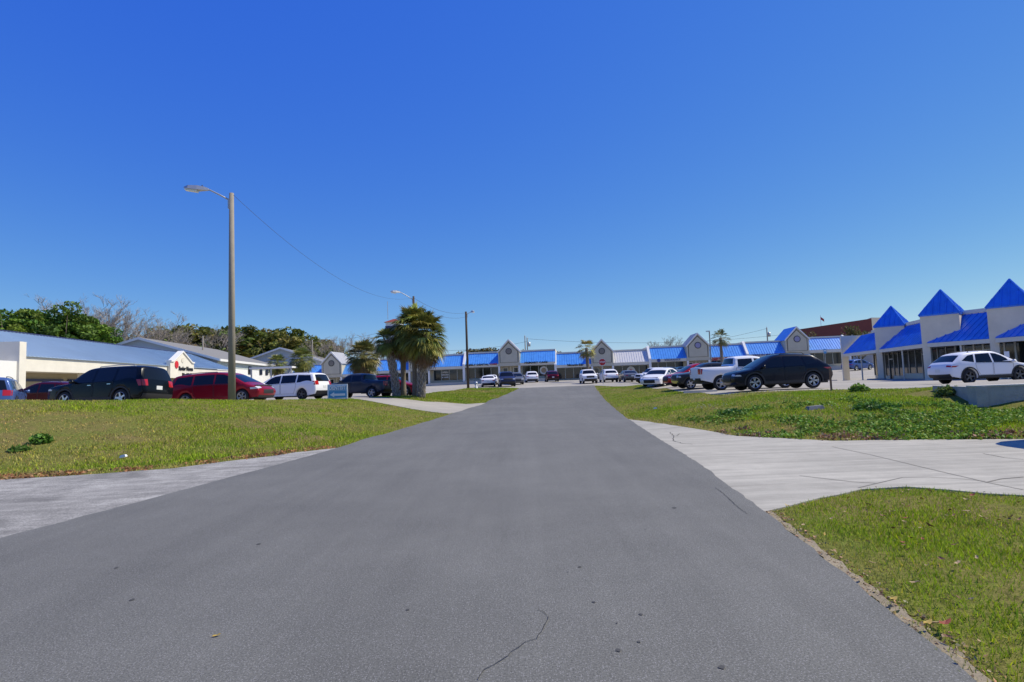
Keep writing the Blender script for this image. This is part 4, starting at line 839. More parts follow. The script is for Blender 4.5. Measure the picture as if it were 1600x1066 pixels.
MB().tube([lp(-16, -6, 7.14), lp(42, -6, 7.14)], .07, 6).build('ridge_cap', 'navy_trim', lb)
# gable with the sign
gv = [(21.6, 3.3), (27.5, 3.3), (27.5, 5.05), (26.9, 5.05), (24.5, 6.2), (22.2, 5.05), (21.6, 5.05)]
gb = MB().prism([lp(t, .3, z) for t, z in gv], [lp(t, -.1, z) for t, z in gv]).build('gable', 'stucco_cream', lb)
for (t0, z0), (t1, z1) in zip(gv[2:-1], gv[3:]):
    q = [Vector(lp(t0, .42, z0 - .02)), Vector(lp(t1, .42, z1 - .02)), Vector(lp(t1, -.2, z1 - .02)), Vector(lp(t0, -.2, z0 - .02))]; lsub(MB().prism(q, [p + Vector((0, 0, .16)) for p in q]), 'coping', 'white_trim', gb)
put_text(lb, text_mesh('Senior Home', .62, 'text_black', .04, 3.6, .02), lp(25.3, .34, 4.35), ld); put_text(lb, text_mesh('HealthCare', .55, 'text_black', .04, 3.3, .02), lp(26.0, .34, 3.65), ld)
MB().disc(lp(23.0, .31, 4.75), ln_, .42, .06, 9).build('sign_emblem', 'emblem_red', lb)
MB().disc(lp(24.5, .31, 5.3), ln_, .30, .04, 16).build('round_vent', 'fascia', lb)
# framed bay under the fascia
for t0, t1 in ((1.3, 7.0), (8.0, 14.0), (14.6, 20.6)):
    q = lbox(t0, t1, -1.6, -1.5, 1.4, 2.9).build('shop_window', 'tan_wall', lb); lsub(lbox(t0 - .15, t1 + .15, -1.58, -1.44, 2.9, 3.1), 'window_frame', 'navy_trim', q); lsub(lbox(t0 - .15, t0, -1.58, -1.44, 1.3, 2.9), 'window_frame', 'navy_trim', q)
for t in (7.5, 14.3, 21.0, 28, 34): lbox(t - .2, t + .2, -.5, -.1, .3, 3.55).build('post', 'stucco_cream', lb)
lbox(28, 29.2, -1.9, -1.6, 2.9, 3.5).build('wall_box', 'navy_trim', lb)

# ------------------------------------------------------------------ gabled blocks beyond the left building
def gabled(name, x, y, hw, depth, ev, pk, label, wall, end, roof, wins):
    d_ = Vector((-.13, .99, 0)).normalized(); r_ = Vector((d_.y, -d_.x, 0)); o = Vector((x, y, 0))
    t = thing(name, (x, y, 1.0), label, 'building', 'gabled blocks behind the left lot')
    P = lambda a, b_, z: tuple(o + r_ * a + d_ * b_ + Vector((0, 0, z)))
    MB().hexa([P(-hw, .05, 0), P(hw, .05, 0), P(hw, depth, 0), P(-hw, depth, 0), P(-hw, .05, ev), P(hw, .05, ev), P(hw, depth, ev), P(-hw, depth, ev)]).build('wall', wall, t)
    MB().prism([P(-hw, 0, ev - 4), P(hw, 0, ev - 4), P(hw, 0, ev), P(0, 0, pk), P(-hw, 0, ev)], [P(-hw, .25, ev - 4), P(hw, .25, ev - 4), P(hw, .25, ev), P(0, .25, pk), P(-hw, .25, ev)]).build('gable_end', end, t)
    MB().hexa([P(hw, .1, ev - 1.1), P(hw + .06, .1, ev - 1.1), P(hw + .06, depth, ev - 1.1), P(hw, depth, ev - 1.1), P(hw, .1, ev), P(hw + .06, .1, ev), P(hw + .06, depth, ev), P(hw, depth, ev)]).build('frieze', 'siding_green', t)
    sl_ = (pk - ev) / hw
    for sg in (-1, 1):
        q = [Vector(P(sg * (hw + .5), -.5, ev - .5 * sl_)), Vector(P(0, -.5, pk)), Vector(P(0, depth + .5, pk)), Vector(P(sg * (hw + .5), depth + .5, ev - .5 * sl_))]
        s_ = MB().prism([p + Vector((0, 0, .02)) for p in q], [p + Vector((0, 0, .20)) for p in q]).build('roof_slope', roof, t)
        b0 = [Vector(P(sg * (hw + .5), -.56, ev - .5 * sl_ - .12)), Vector(P(0, -.56, pk - .12)), Vector(P(0, -.56, pk + .22)), Vector(P(sg * (hw + .5), -.56, ev - .5 * sl_ + .22))]
        o1 = MB().prism(b0, [p + d_ * .05 for p in b0]).build('barge_board', 'white_trim', None, loc=tuple(t['base'])); o1.location = (0, 0, 0); o1.parent = s_
        b1 = [Vector(P(sg * (hw + .52), -.5, ev - .5 * sl_ - .15)), Vector(P(sg * (hw + .52), depth + .5, ev - .5 * sl_ - .15))]
        o1 = MB().prism([b1[0], b1[1], b1[1] + Vector((0, 0, .33)), b1[0] + Vector((0, 0, .33))], [p + r_ * sg * .1 for p in (b1[0], b1[1], b1[1] + Vector((0, 0, .33)), b1[0] + Vector((0, 0, .33)))]).build('gutter', 'white_trim', None, loc=tuple(t['base'])); o1.location = (0, 0, 0); o1.parent = s_
    for b_ in wins:
        for zz in (ev - 1.9,):
            f_ = MB().hexa([P(hw + .065, b_ - .75, zz), P(hw + .12, b_ - .75, zz), P(hw + .12, b_ + .75, zz), P(hw + .065, b_ + .75, zz), P(hw + .065, b_ - .75, zz + 1.3), P(hw + .12, b_ - .75, zz + 1.3), P(hw + .12, b_ + .75, zz + 1.3), P(hw + .065, b_ + .75, zz + 1.3)]).build('window', 'dark_glass', t)
    return t
gabled('apartment_block', -52.5, 80, 10.3, 28, 6.3, 9.5, 'grey roofed block with white sunlit side wall behind the red and white minivans', 'siding_white', 'siding_blue', 'shingle', (14, 20, 23.5, 26.5))
gabled('apartment_block', -62.5, 98, 9.0, 26, 7.6, 11.0, 'grey roofed gable end peeking over the pale blue roof at the left', 'siding_white', 'siding_blue', 'shingle', ())
gabled('apartment_block', -46.5, 114, 9.5, 34, 6.6, 9.9, 'blue grey gabled block behind the small palms and white minivan', 'siding_white', 'siding_blue', 'shingle', (8, 14, 20, 26))
# white tower behind the palms
tw = thing('stair_tower', (xat(617, 150), 150, 1), 'slim white tower with red tiled cap behind the palm crown', 'tower'); tx, ty = xat(617, 150), 150
MB().box(tx - 2.0, tx + 2.0, ty - 2.0, ty + 2.0, 1, 18.2).build('shaft', 'siding_white', tw)
MB().box(tx - 2.1, tx + 2.1, ty - 2.1, ty + 2.1, 16.2, 17.2).build('louvre_band', 'navy_trim', tw)
MB().prism([(tx - 2.4, ty - 2.4, 18.2), (tx + 2.4, ty - 2.4, 18.2), (tx + 2.4, ty + 2.4, 18.2), (tx - 2.4, ty + 2.4, 18.2)], [(tx - .3, ty - .3, 19.2), (tx + .3, ty - .3, 19.2), (tx + .3, ty + .3, 19.2), (tx - .3, ty + .3, 19.2)]).build('roof', 'roof_brown', tw)
MB().tube([(tx - 1.8, ty, 19.2), (tx - 1.8, ty, 24.0)], .07, 5).build('antenna', 'galv', tw)
# brown roofed building behind the right end
bb = thing('brown_roofed_building', (65, 130, 1), 'long building with reddish brown metal roof behind the right end of the shops', 'building')
pa, pb = Vector((xat(1247, 142), 142, 0)), Vector((xat(1364, 118), 118, 0)); bd = Vector((.35, .94, 0)) * 20
for nm, mt, z0, z1, o_ in (('wall', 'beige_wall', 1, 9.2, 0), ('roof', 'roof_brown', 9.2, 11.9, .5)):
    q = [pa - bd.normalized() * o_, pb - bd.normalized() * o_, pb + bd, pa + bd]; k = [p + (bd.normalized() * (.4 if nm == 'roof' and i < 2 else 0)) for i, p in enumerate(q)]
    MB().prism([p + Vector((0, 0, z0)) for p in q], [p + Vector((0, 0, z1)) for p in k]).build(nm, mt, bb)
q = [pb + Vector((.02, -.1, 0)), pb + Vector((3, .9, 0)), pb + bd + Vector((3, 0, 0)), pb + bd]; MB().prism([p + Vector((0, 0, 1)) for p in q], [p + Vector((0, 0, 12.1)) for p in q]).build('end_wall', 'beige_wall', bb)
fl_ = thing('flagpole', (xat(1285, 150), 150, 1), 'thin pole with a small red flag above the brown roof', 'flagpole'); fx_ = xat(1285, 150)
MB().tube([(fx_, 150, 1), (fx_, 150, 16.0)], .06, 6).build('pole', 'white_trim', fl_)
MB().hexa([(fx_ + .07, 149.98, 14.9), (fx_ + .9, 149.98, 14.3), (fx_ + .9, 150.02, 14.3), (fx_ + .07, 150.02, 14.9), (fx_ + .07, 149.98, 15.6), (fx_ + .9, 149.98, 15.0), (fx_ + .9, 150.02, 15.0), (fx_ + .07, 150.02, 15.6)]).build('flag', 'text_red', fl_)

# ------------------------------------------------------------------ retaining wall
rw = thing('retaining_wall', (14, 17, 0), 'rough grey concrete retaining wall above the driveway at the right', 'wall')
def wallbar(a, b_, th, z0, z1, nm, mt, parent):
    a, b_ = Vector(a), Vector(b_); nn = Vector((-(b_ - a).y, (b_ - a).x, 0)).normalized() * th
    return MB().prism([(*p[:2], z0) for p in (a, b_, b_ + nn, a + nn)], [(*p[:2], z1) for p in (a, b_, b_ + nn, a + nn)]).build(nm, mt, parent)
wallbar((13.72, 17.0, 0), (44, 16.6, 0), .32, -.5, .93, 'front_wall', 'concrete_wall', rw)
wallbar((14.35, 19.6, 0), (13.72, 17.0, 0), .30, -.5, .925, 'return_wall', 'concrete_wall', rw)
wallbar((13.70, 16.98, 0), (44, 16.58, 0), .36, .93, .97, 'coping', 'wall_top', rw)
# ------------------------------------------------------------------ lamp posts, poles, wires, signs
def lamp_post(name, px, pytop, Y, pole_mat, arm, label, r0, r1, base=None, sides=8):
    x = xat(px, Y); zb = gz(x, Y) if base is None else base; zt = at_depth(px, pytop, Y).z; x = at_depth(px, (pytop + 620) / 2, Y).x
    t = thing(name, (x, Y, zb), label, 'street lamp', 'street lamps along the road')
    MB().tube([(x, Y, zb - .3), (x, Y, zb + (zt - zb) * .5), (x, Y, zt)], [r0, (r0 + r1) / 2, r1], sides).build('pole', pole_mat, t, sides > 4)
    sg, al, rise, dy, hl = arm; zs = zt - .38
    a = [Vector((x, Y, zs)), Vector((x + sg * al * .5, Y + dy * .5, zs + rise * .55)), Vector((x + sg * al * .9, Y + dy * .9, zs + rise * .95)), Vector((x + sg * al, Y + dy, zs + rise))]
    MB().tube(a, .035, 6).build('arm', 'galv', t, True)
    MB().box(x + sg * r1 - .05, x + sg * r1 + .05, Y - .06, Y + .06, zs - .35, zs + .12).build('bracket', 'galv', t)
    d = (a[-1] - a[-2]); d.z *= .3; d.normalize(); s_ = d.cross(Vector((0, 0, 1))).normalized(); h = a[-1]
    def ring(k, w_, up, dn): p = h + d * k; return [p - s_ * w_ - Vector((0, 0, dn)), p + s_ * w_ - Vector((0, 0, dn)), p + s_ * w_ * .7 + Vector((0, 0, up)), p - s_ * w_ * .7 + Vector((0, 0, up))]
    rs = [ring(-.05, .05, .05, .05), ring(.12, .10, .10, .06), ring(.42, .17, .12, .09), ring(hl * .8, .19, .09, .08), ring(hl, .08, .02, .03)]
    mb = MB(); mb.add([p for q in rs for p in q], [(0, 3, 2, 1), (16, 17, 18, 19)] + [(i * 4 + j, i * 4 + (j + 1) % 4, i * 4 + 4 + (j + 1) % 4, i * 4 + 4 + j) for i in range(4) for j in range(4)])
    hd = mb.build('lamp_head', 'galv', t, False)
    q = [h + d * .42, h + d * hl * .95]; b0 = [q[0] - s_ * .13, q[0] + s_ * .13, q[1] + s_ * .12, q[1] - s_ * .12]
    o = MB().prism([p - Vector((0, 0, .17 if i < 2 else .13)) for i, p in enumerate(b0)], [p - Vector((0, 0, .05)) for p in b0]).build('lens', 'lens', None, loc=tuple(t['base'])); o.location = (0, 0, 0); o.parent = hd
    o = MB().tube([h + d * .22 + Vector((0, 0, .10)), h + d * .22 + Vector((0, 0, .17))], .035, 6).build('photocell', 'wire', None, loc=tuple(t['base'])); o.location = (0, 0, 0); o.parent = hd
    return t, Vector((x, Y, zt - .15))
_, P1 = lamp_post('street_lamp', 362, 302, 25.9, 'pole_concrete', (-1, 1.05, .55, -.15, 1.0), 'tall concrete lamp post on the left bank in front of the red minivan', .165, .10, None, 8)
_, P2 = lamp_post('street_lamp', 648, 463, 57, 'pole_wood', (-1, 1.25, .75, -.5, .95), 'wooden lamp post whose top rises out of the palm crown', .15, .10)
_, P3 = lamp_post('street_lamp', 730, 487, 70, 'pole_wood', (1, .70, .20, -.9, .6), 'dark wooden lamp post standing by the fire hydrant', .17, .13)
def utility(px, pytop, Y, label, can=False):
    p = at_depth(px, pytop, Y); t = thing('utility_pole', (p.x, Y, 1.0), label, 'utility pole', 'utility poles behind the shops')
    MB().tube([(p.x, Y, .5), (p.x, Y, p.z)], [.16, .11], 8).build('pole', 'pole_grey', t, True)
    if can: MB().tube([(p.x + .42, Y, p.z - 1.9), (p.x + .42, Y, p.z - 1.0)], .26, 10).build('transformer', 'galv', t, True)
    MB().tube([(p.x, Y, p.z), (p.x, Y, p.z + .22)], .05, 6).build('insulator', 'white_trim', t)
    return Vector((p.x, Y, p.z - .2))
U1 = utility(823.5, 528, 124, 'utility pole with transformer above the roof, left of the PRIMARY CARE awning', True); U2 = utility(1198, 512, 118, 'utility pole with transformer above the awnings near the right gable', True)
U3 = utility(820, 525, 128, 'slimmer pole close beside the transformer pole above the central shops')
U4 = utility(488, 533, 112, 'grey pole rising behind the blue grey block at the left'); U5 = utility(317, 527, 92, 'pale pole in front of the long grey roof at the left'); U6 = utility(1219, 522, 126, 'short pole just left of the right gable peak')
s = thing('street_lamp', (xat(1109, 92), 92, 1.4), 'thin lamp standing behind the slim palm near the right gable', 'street lamp', 'street lamps along the road'); lx_ = at_depth(1109, 530, 92)
MB().tube([(lx_.x, 92, 1.0), (lx_.x, 92, lx_.z + 1.2)], .09, 6).build('pole', 'pole_grey', s); MB().box(lx_.x - .5, lx_.x + .05, 91.8, 92.2, lx_.z + 1.2, lx_.z + 1.36).build('lamp_head', 'galv', s)
def wire(a, b_, sag, label, rad=.018):
    a, b_ = Vector(a), Vector(b_); pts = [a.lerp(b_, t) - Vector((0, 0, 4 * sag * t * (1 - t))) for t in np.linspace(0, 1, 25)]
    o = MB().tube(pts, rad, 4).build('wire', 'wire', None, loc=tuple(a)); return tag(o, label, 'wire', 'overhead wires')
wire(P1 + Vector((.1, 0, .05)), P2, 1.7, 'overhead wire sagging from the concrete lamp post to the palm-hidden post', .008)
wire(P2, P3, .6, 'upper overhead wire from the palm crown to the dark wooden lamp post', .014); wire(P2 - Vector((0, 0, .5)), P3 - Vector((0, 0, .5)), .7, 'lower overhead wire from the palm crown to the dark wooden lamp post', .014)
wire(U4, (xat(640, 124), 124, at_depth(640, 506, 124).z), .8, 'faint wire rising from the grey pole towards the palms', .03)
wire(U1, U6, 1.3, 'long faint wire above the central awnings', .03); wire(U2, (xat(1010, 124), 124, at_depth(1010, 545, 124).z), .6, 'faint wire running left from the right transformer pole', .03)
wire((xat(690, 124), 124, at_depth(690, 548, 124).z), U1 - Vector((0, 0, .6)), .5, 'faint wire left of the central transformer pole', .03)
# dentist board
Y = 31.2; x = xat(527.5, Y); zb = gz(x, Y); c_ = at_depth(527.5, 612, Y); wd, hg = 1.10, .80
sg = thing('dentist_sign', (x, Y, zb), 'blue and white DENTIST sign with an arrow on two short wooden legs', 'sign')
def sgsub(mb, nm, mt, par):
    o = mb.build(nm, mt, None, False, tuple(sg['base'])); o.location = (0, 0, 0); o.parent = par; return o
bd_ = MB().box(c_.x - wd / 2, c_.x + wd / 2, Y - .02, Y + .02, c_.z - hg / 2, c_.z + hg / 2).build('board', 'text_white', sg)
sgsub(MB().box(c_.x - wd / 2 + .06, c_.x + wd / 2 - .06, Y - .026, Y - .019, c_.z + .04, c_.z + hg / 2 - .06), 'upper_field', 'sign_pale', bd_)
sgsub(MB().box(c_.x - wd / 2 + .06, c_.x + wd / 2 - .06, Y - .026, Y - .019, c_.z - hg / 2 + .06, c_.z + .037), 'lower_field', 'sign_blue', bd_)
az = c_.z - .17
sgsub(MB().prism([(c_.x + .42, Y - .032, az - .06), (c_.x + .42, Y - .032, az + .06), (c_.x - .18, Y - .032, az + .06), (c_.x - .18, Y - .032, az + .14), (c_.x - .42, Y - .032, az), (c_.x - .18, Y - .032, az - .14), (c_.x - .18, Y - .032, az - .06)][::-1], [(c_.x + .42, Y - .026, az - .06), (c_.x + .42, Y - .026, az + .06), (c_.x - .18, Y - .026, az + .06), (c_.x - .18, Y - .026, az + .14), (c_.x - .42, Y - .026, az), (c_.x - .18, Y - .026, az - .14), (c_.x - .18, Y - .026, az - .06)][::-1]), 'arrow', 'text_white', bd_)
put_text(sg, text_mesh('DENTIST', .29, 'text_white', .004, .90, .012), (c_.x, Y - .036, c_.z + .19), (1, 0, 0)); put_text(sg, text_mesh('DENTIST', .29, 'text_blue', .003, .90, .012), (c_.x + .014, Y - .030, c_.z + .178), (1, 0, 0), name='lettering_shade')
for q in (-.42, .46): MB().box(c_.x + q - .035, c_.x + q + .035, Y + .021, Y + .08, zb - .2, c_.z + .1).build('leg', 'wood_stake', sg)
# stop sign
Y = 66; c_ = at_depth(941, 566, Y); zb = gz(c_.x, Y); st = thing('stop_sign', (c_.x, Y, zb), 'red octagonal STOP sign on a thin post at the road end', 'sign')
oc = [(c_.x + .43 * math.cos(a), c_.z + .43 * math.sin(a)) for a in np.linspace(math.pi / 8, math.pi / 8 + 2 * math.pi, 9)[:-1]]; oi = [(c_.x + .40 * math.cos(a), c_.z + .40 * math.sin(a)) for a in np.linspace(math.pi / 8, math.pi / 8 + 2 * math.pi, 9)[:-1]]
pl = MB().prism([(a, Y, b_) for a, b_ in oc], [(a, Y - .012, b_) for a, b_ in oc]).build('plate', 'text_white', st)
o = MB().prism([(a, Y - .013, b_) for a, b_ in oi], [(a, Y - .02, b_) for a, b_ in oi]).build('face', 'sign_red', None, loc=tuple(st['base'])); o.location = (0, 0, 0); o.parent = pl
put_text(st, text_mesh('STOP', .30, 'text_white', .004, .62, .004), (c_.x, Y - .026, c_.z), (1, 0, 0)); MB().tube([(c_.x, Y + .04, zb - .2), (c_.x, Y + .04, c_.z + .45)], .035, 6).build('post', 'galv', st)
# blue parking sign by the right shops
c_ = at_depth(1289, 549, 88); pk_ = thing('parking_sign', (c_.x, 88, 1.2), 'small blue accessible parking sign on a post before the right awning', 'sign')
MB().box(c_.x - .22, c_.x + .22, 87.98, 88, c_.z - .35, c_.z + .35).build('plate', 'sign_blue', pk_); MB().box(c_.x - .12, c_.x + .12, 87.96, 87.979, c_.z - .02, c_.z + .2).build('symbol', 'text_white', pk_); MB().tube([(c_.x, 88.05, 1.0), (c_.x, 88.05, c_.z + .3)], .035, 6).build('post', 'galv', pk_)
c_ = at_depth(1573, 554, 37); pk_ = thing('parking_sign', (c_.x, 37, .5), 'small white notice on a post behind the white crossover', 'sign')
MB().box(c_.x - .16, c_.x + .16, 36.98, 37, c_.z - .2, c_.z + .2).build('plate', 'text_white', pk_); MB().tube([(c_.x, 37.04, .3), (c_.x, 37.04, c_.z + .2)], .03, 6).build('post', 'galv', pk_)
# hydrant
Y = 66.5; x = xat(742, Y); zb = gz(x, Y); hy = thing('fire_hydrant', (x, Y, zb), 'silver fire hydrant on the grass beside the dark lamp post', 'hydrant')
MB().tube([(x, Y, zb - .05), (x, Y, zb + .06), (x, Y, zb + .07), (x, Y, zb + .55)], [.17, .17, .12, .12], 10).build('barrel', 'hydrant', hy, True); MB().tube([(x, Y, zb + .55), (x, Y, zb + .62), (x, Y, zb + .74), (x, Y, zb + .80)], [.17, .17, .10, .04], 10).build('bonnet', 'hydrant', hy, True)
for q in (-1, 1): MB().tube([(x + q * .10, Y, zb + .45), (x + q * .22, Y, zb + .45)], .07, 8).build('outlet', 'hydrant', hy)
# stake on the right bank
Y = 24.6; x = xat(1293.5, Y); zb = gz(x, Y); sk = thing('wooden_stake', (x, Y, zb), 'thin rusty brown stake standing right of the black crossover', 'stake')
MB().box(x - .03, x + .03, Y - .03, Y + .03, zb - .1, zb + 1.0).build('stake', 'wood_stake', sk); MB().box(x - .05, x + .09, Y - .045, Y - .031, zb + .68, zb + .84).build('tag_plate', 'wood_stake', sk)
# wheel stops seen under the cars on the right
for k_, (px, Yd) in enumerate(((1090, 31.0), (1290, 60), (1365, 55))):
    x = xat(px, Yd); z0 = gz(x, Yd); o = MB().prism([(x - .9, Yd - .08, z0), (x + .9, Yd - .08, z0), (x + .9, Yd + .08, z0), (x - .9, Yd + .08, z0)], [(x - .88, Yd - .05, z0 + .13), (x + .88, Yd - .05, z0 + .13), (x + .88, Yd + .05, z0 + .13), (x - .88, Yd + .05, z0 + .13)]).build('wheel_stop', 'walk', None, loc=(x, Yd, z0))
    tag(o, ['concrete wheel stop beside the tail of the white pickup', 'concrete wheel stop on the lot left of the open end bay', 'concrete wheel stop in front of the first blue pyramid tower'][k_], 'wheel stop', 'concrete wheel stops')

# ------------------------------------------------------------------ vegetation
def vnoise(P, s, seed=0):
    P = np.asarray(P) * s; i = np.floor(P).astype(int); f_ = P - i; f_ = f_ * f_ * (3 - 2 * f_)
    def hsh(a, b_): q = np.sin(a * 127.1 + b_ * 311.7 + seed * 74.7) * 43758.5453; return q - np.floor(q)
    a, b_ = i[:, 0], i[:, 1]
    return (hsh(a, b_) * (1 - f_[:, 0]) + hsh(a + 1, b_) * f_[:, 0]) * (1 - f_[:, 1]) + (hsh(a, b_ + 1) * (1 - f_[:, 0]) + hsh(a + 1, b_ + 1) * f_[:, 0]) * f_[:, 1]
def leaf_cloud(C, size, rng, flat=0.35, stretch=1.8):
    """one bent quad for each centre in C"""
    n_ = len(C); d = rng.normal(size=(n_, 3)); d /= np.linalg.norm(d, axis=1)[:, None]; e = rng.normal(size=(n_, 3)); e[:, 2] *= flat; e -= d * (e * d).sum(1)[:, None]; e /= np.linalg.norm(e, axis=1)[:, None]
    sz = size * rng.uniform(.6, 1.4, (n_, 1)); a = d * sz * stretch / 2; b_ = e * sz / 2
    V = np.stack([C - a, C + b_, C + a, C - b_], 1).reshape(-1, 3); F = np.arange(n_ * 4).reshape(-1, 4); return V, F
def limbs(rng, h, spread, n1, r0, lean=0.0, thin=1.0):
    mb = MB(); tips = []; top = Vector((lean, 0, h * .55)); mb.tube([(0, 0, -.5), (lean * .3, .05, h * .25), top], [r0, r0 * .8, r0 * .5], 7)
    for i in range(n1):
        a = i * 2.4 + rng.uniform(-.3, .3); zz = rng.uniform(.25, .55); b0 = Vector((lean * zz * 1.5, 0, h * zz)); rr = spread * rng.uniform(.5, .9)
        e = Vector((math.cos(a) * rr, math.sin(a) * rr, h * rng.uniform(.65, .92))); mid = b0.lerp(e, .5) + Vector((0, 0, -h * .05)); mb.tube([b0, mid, e], [r0 * .4 * thin, r0 * .25 * thin, r0 * .06], 5); tips.append((b0, mid, e))
    return mb, tips
def broadleaf(seed, h, spread, ncl, nleaf, size, base, var, cz=.62, ch=.40):
    rng = np.random.default_rng(seed); mb, tips = limbs(random.Random(seed), h, spread, 7, h * .022); ct = []
    while len(ct) < ncl:
        p = rng.uniform(-1, 1, 3); r_ = np.linalg.norm(p)
        if r_ > 1 or r_ < .45: continue
        ct.append((p[0] * spread, p[1] * spread, h * cz + p[2] * h * ch))
    ct = np.array(ct); rad = spread * rng.uniform(.18, .36, ncl); Cs, Ts = [], []
    for c_, r_ in zip(ct, rad):
        k = int(nleaf * rng.uniform(.6, 1.4)); q = rng.normal(size=(k, 3)); q /= np.linalg.norm(q, axis=1)[:, None]; q *= rng.uniform(.45, 1, (k, 1)) ** .6 * r_; q[:, 2] *= .75
        Cs.append(c_ + q); t = np.array(base) * (1 + rng.uniform(-var, var)) * np.array([1 + rng.uniform(-.15, .25), 1, 1]); Ts.append(np.tile(t, (k, 1)) * rng.uniform(.75, 1.25, (k, 1)))
    C = np.concatenate(Cs); T = np.concatenate(Ts); V, F = leaf_cloud(C, size, rng); return mb.mesh('trunk', 'bark', True), np_mesh('crown', V, F, 'foliage', np.repeat(T, 4, 0))
def bare(seed, h, spread, tint=(.37, .32, .265)):
    rg = random.Random(seed); rng = np.random.default_rng(seed); mb, tips = limbs(rg, h, spread, 14, h * .014, 0, .6); pts = []
    def grow(p, d, ln, lv):
        e = p + d * ln; pts.append((p, e, .006 * (5 - lv) + .007))
        if lv >= 5: return
        for _ in range(3):
            nd = (d + Vector((rg.uniform(-.8, .8), rg.uniform(-.8, .8), rg.uniform(-.25, .65)))).normalized(); grow(p.lerp(e, rg.uniform(.35, 1)), nd, ln * rg.uniform(.55, .8), lv + 1)
    for b0, mid, e in tips:
        for q in (.35, .7, 1.0): grow(mid.lerp(e, q), (e - b0).normalized(), h * .11, 1)
    A = np.array([tuple(a) for a, _, _ in pts]); B = np.array([tuple(b_) for _, b_, _ in pts]); r_ = np.array([c_ for _, _, c_ in pts])[:, None] * h / 12
    s_ = np.cross(B - A, rng.normal(size=A.shape)); s_ /= np.linalg.norm(s_, axis=1)[:, None] + 1e-9
    V = np.stack([A - s_ * r_, A + s_ * r_, B + s_ * r_ * .5, B - s_ * r_ * .5], 1).reshape(-1, 3); F = np.arange(len(V)).reshape(-1, 4)
    return mb.mesh('trunk', 'bark', True), np_mesh('crown', V, F, 'twig', np.repeat(np.array(tint) * rng.uniform(.7, 1.3, (len(A), 1)), 4, 0))
OAKS = [broadleaf(11 + i, 12, 5.6, 60, 95, .36, [(.150, .180, .034), (.185, .185, .040), (.115, .165, .032), (.195, .165, .042)][i], .35) for i in range(4)]
PINES = [broadleaf(31 + i, 14, 4.2, 62, 110, .30, [(.120, .205, .026), (.095, .175, .028)][i], .35, .66, .34) for i in range(2)]
BARES = [bare(51 + i, 13, 4.6) for i in range(2)]
SCRUB = [broadleaf(71, 7, 4.2, 30, 70, .32, (.13, .12, .045), .3), bare(72, 9, 3.6, (.30, .25, .19))]
ORD = ['leftmost', 'second', 'third', 'fourth', 'fifth', 'sixth', 'seventh', 'eighth', 'ninth', 'tenth', 'eleventh', 'twelfth', 'thirteenth', 'fourteenth', 'fifteenth', 'sixteenth', 'rightmost']
def nth(px, all_, noun):
    r_ = sorted(all_).index(px); return ('leftmost ' + noun) if r_ == 0 else (('rightmost ' + noun) if r_ == len(all_) - 1 else ORD[r_] + ' from the left of the ' + noun + 's')
def tree(name, pair, px, pytop, Y, hm, label, group, wide=1.0, zb=1.0):
    x = xat(px, Y); zt = at_depth(px, pytop, Y).z; k = (zt - zb) / hm
    t = thing(name, (x, Y, zb), label, 'tree', group, random.uniform(0, 6.28), True); t.scale = (k * wide, k * wide, k); put('trunk', pair[0], t); put('crown', pair[1], t); return t
GP = 'green trees behind the left building'
for px, py, Y, v in ((10, 478, 74, 0), (48, 486, 80, 1), (72, 482, 77, 0), (96, 475, 76, 1), (124, 488, 78, 0), (146, 505, 80, 1), (-40, 470, 78, 1), (30, 497, 86, 0), (112, 500, 85, 1)):
    tree('evergreen_tree', PINES[v], px, py, Y, 14.4, nth(px, (10, 48, 72, 96, 124, 146, -40, 30, 112), 'dense green tree') + ' behind the pale blue roof', GP, 1.05)
for px, py, Y, v in ((135, 478, 98, 0), (165, 486, 100, 1), (190, 500, 102, 0), (215, 506, 104, 1), (246, 506, 120, 1)):
    tree('bare_tree', BARES[v], px, py, Y, 12.6, nth(px, (135, 165, 190, 215, 246), 'leafless tree') + ' just right of the green trees', 'bare trees at the left', 1.1)
for i, (px, py) in enumerate(((262, 510), (282, 516), (303, 516), (320, 520), (338, 515), (356, 519), (374, 515), (392, 517), (410, 519), (430, 521), (450, 519), (470, 525), (486, 527), (502, 536), (270, 524), (345, 527), (420, 528))):
    tree('oak_tree', OAKS[i % 4], px, py, 150 + (i * 7) % 20, 12.2, nth(px, (262, 282, 303, 320, 338, 356, 374, 392, 410, 430, 450, 470, 486, 502, 270, 345, 420), 'olive oak') + ' on the ridge behind the grey roofs', 'oaks on the wooded ridge', 1.25)
for i, (px, py, Y) in enumerate(((330, 522, 128), (505, 533, 132), (548, 532, 140), (572, 535, 138), (592, 541, 136))):
    tree('bare_tree', BARES[i % 2], px, py, Y, 12.6, nth(px, (330, 505, 548, 572, 592), 'thin grey bare tree') + ' before the oak ridge', 'bare trees before the ridge', 1.3)
for i, (px, py) in enumerate(((716, 553), (728, 547), (742, 545), (757, 544), (772, 543), (786, 546), (812, 547), (836, 549), (852, 548), (866, 549), (878, 551), (895, 552), (1040, 543), (1046, 541))):
    tree('scrub_tree', SCRUB[1 if i > 11 else 0], px, py, 140 + (i * 5) % 14, 7.6, nth(px, (716, 728, 742, 757, 772, 786, 812, 836, 852, 866, 878, 895, 1040, 1046), 'brownish scrub tree') + ' over the shop roofs', 'scrub behind the shops', 1.2)
for px, py, Y in ((1262, 521, 112), (1330, 512, 112)): tree('scrub_tree', SCRUB[0], px, py, Y, 7.2, ('small dark tree just right of the last gable before the brown roof' if px < 1300 else 'small dark tree in the middle of the brown roof'), 'small trees before the brown roof', .55)

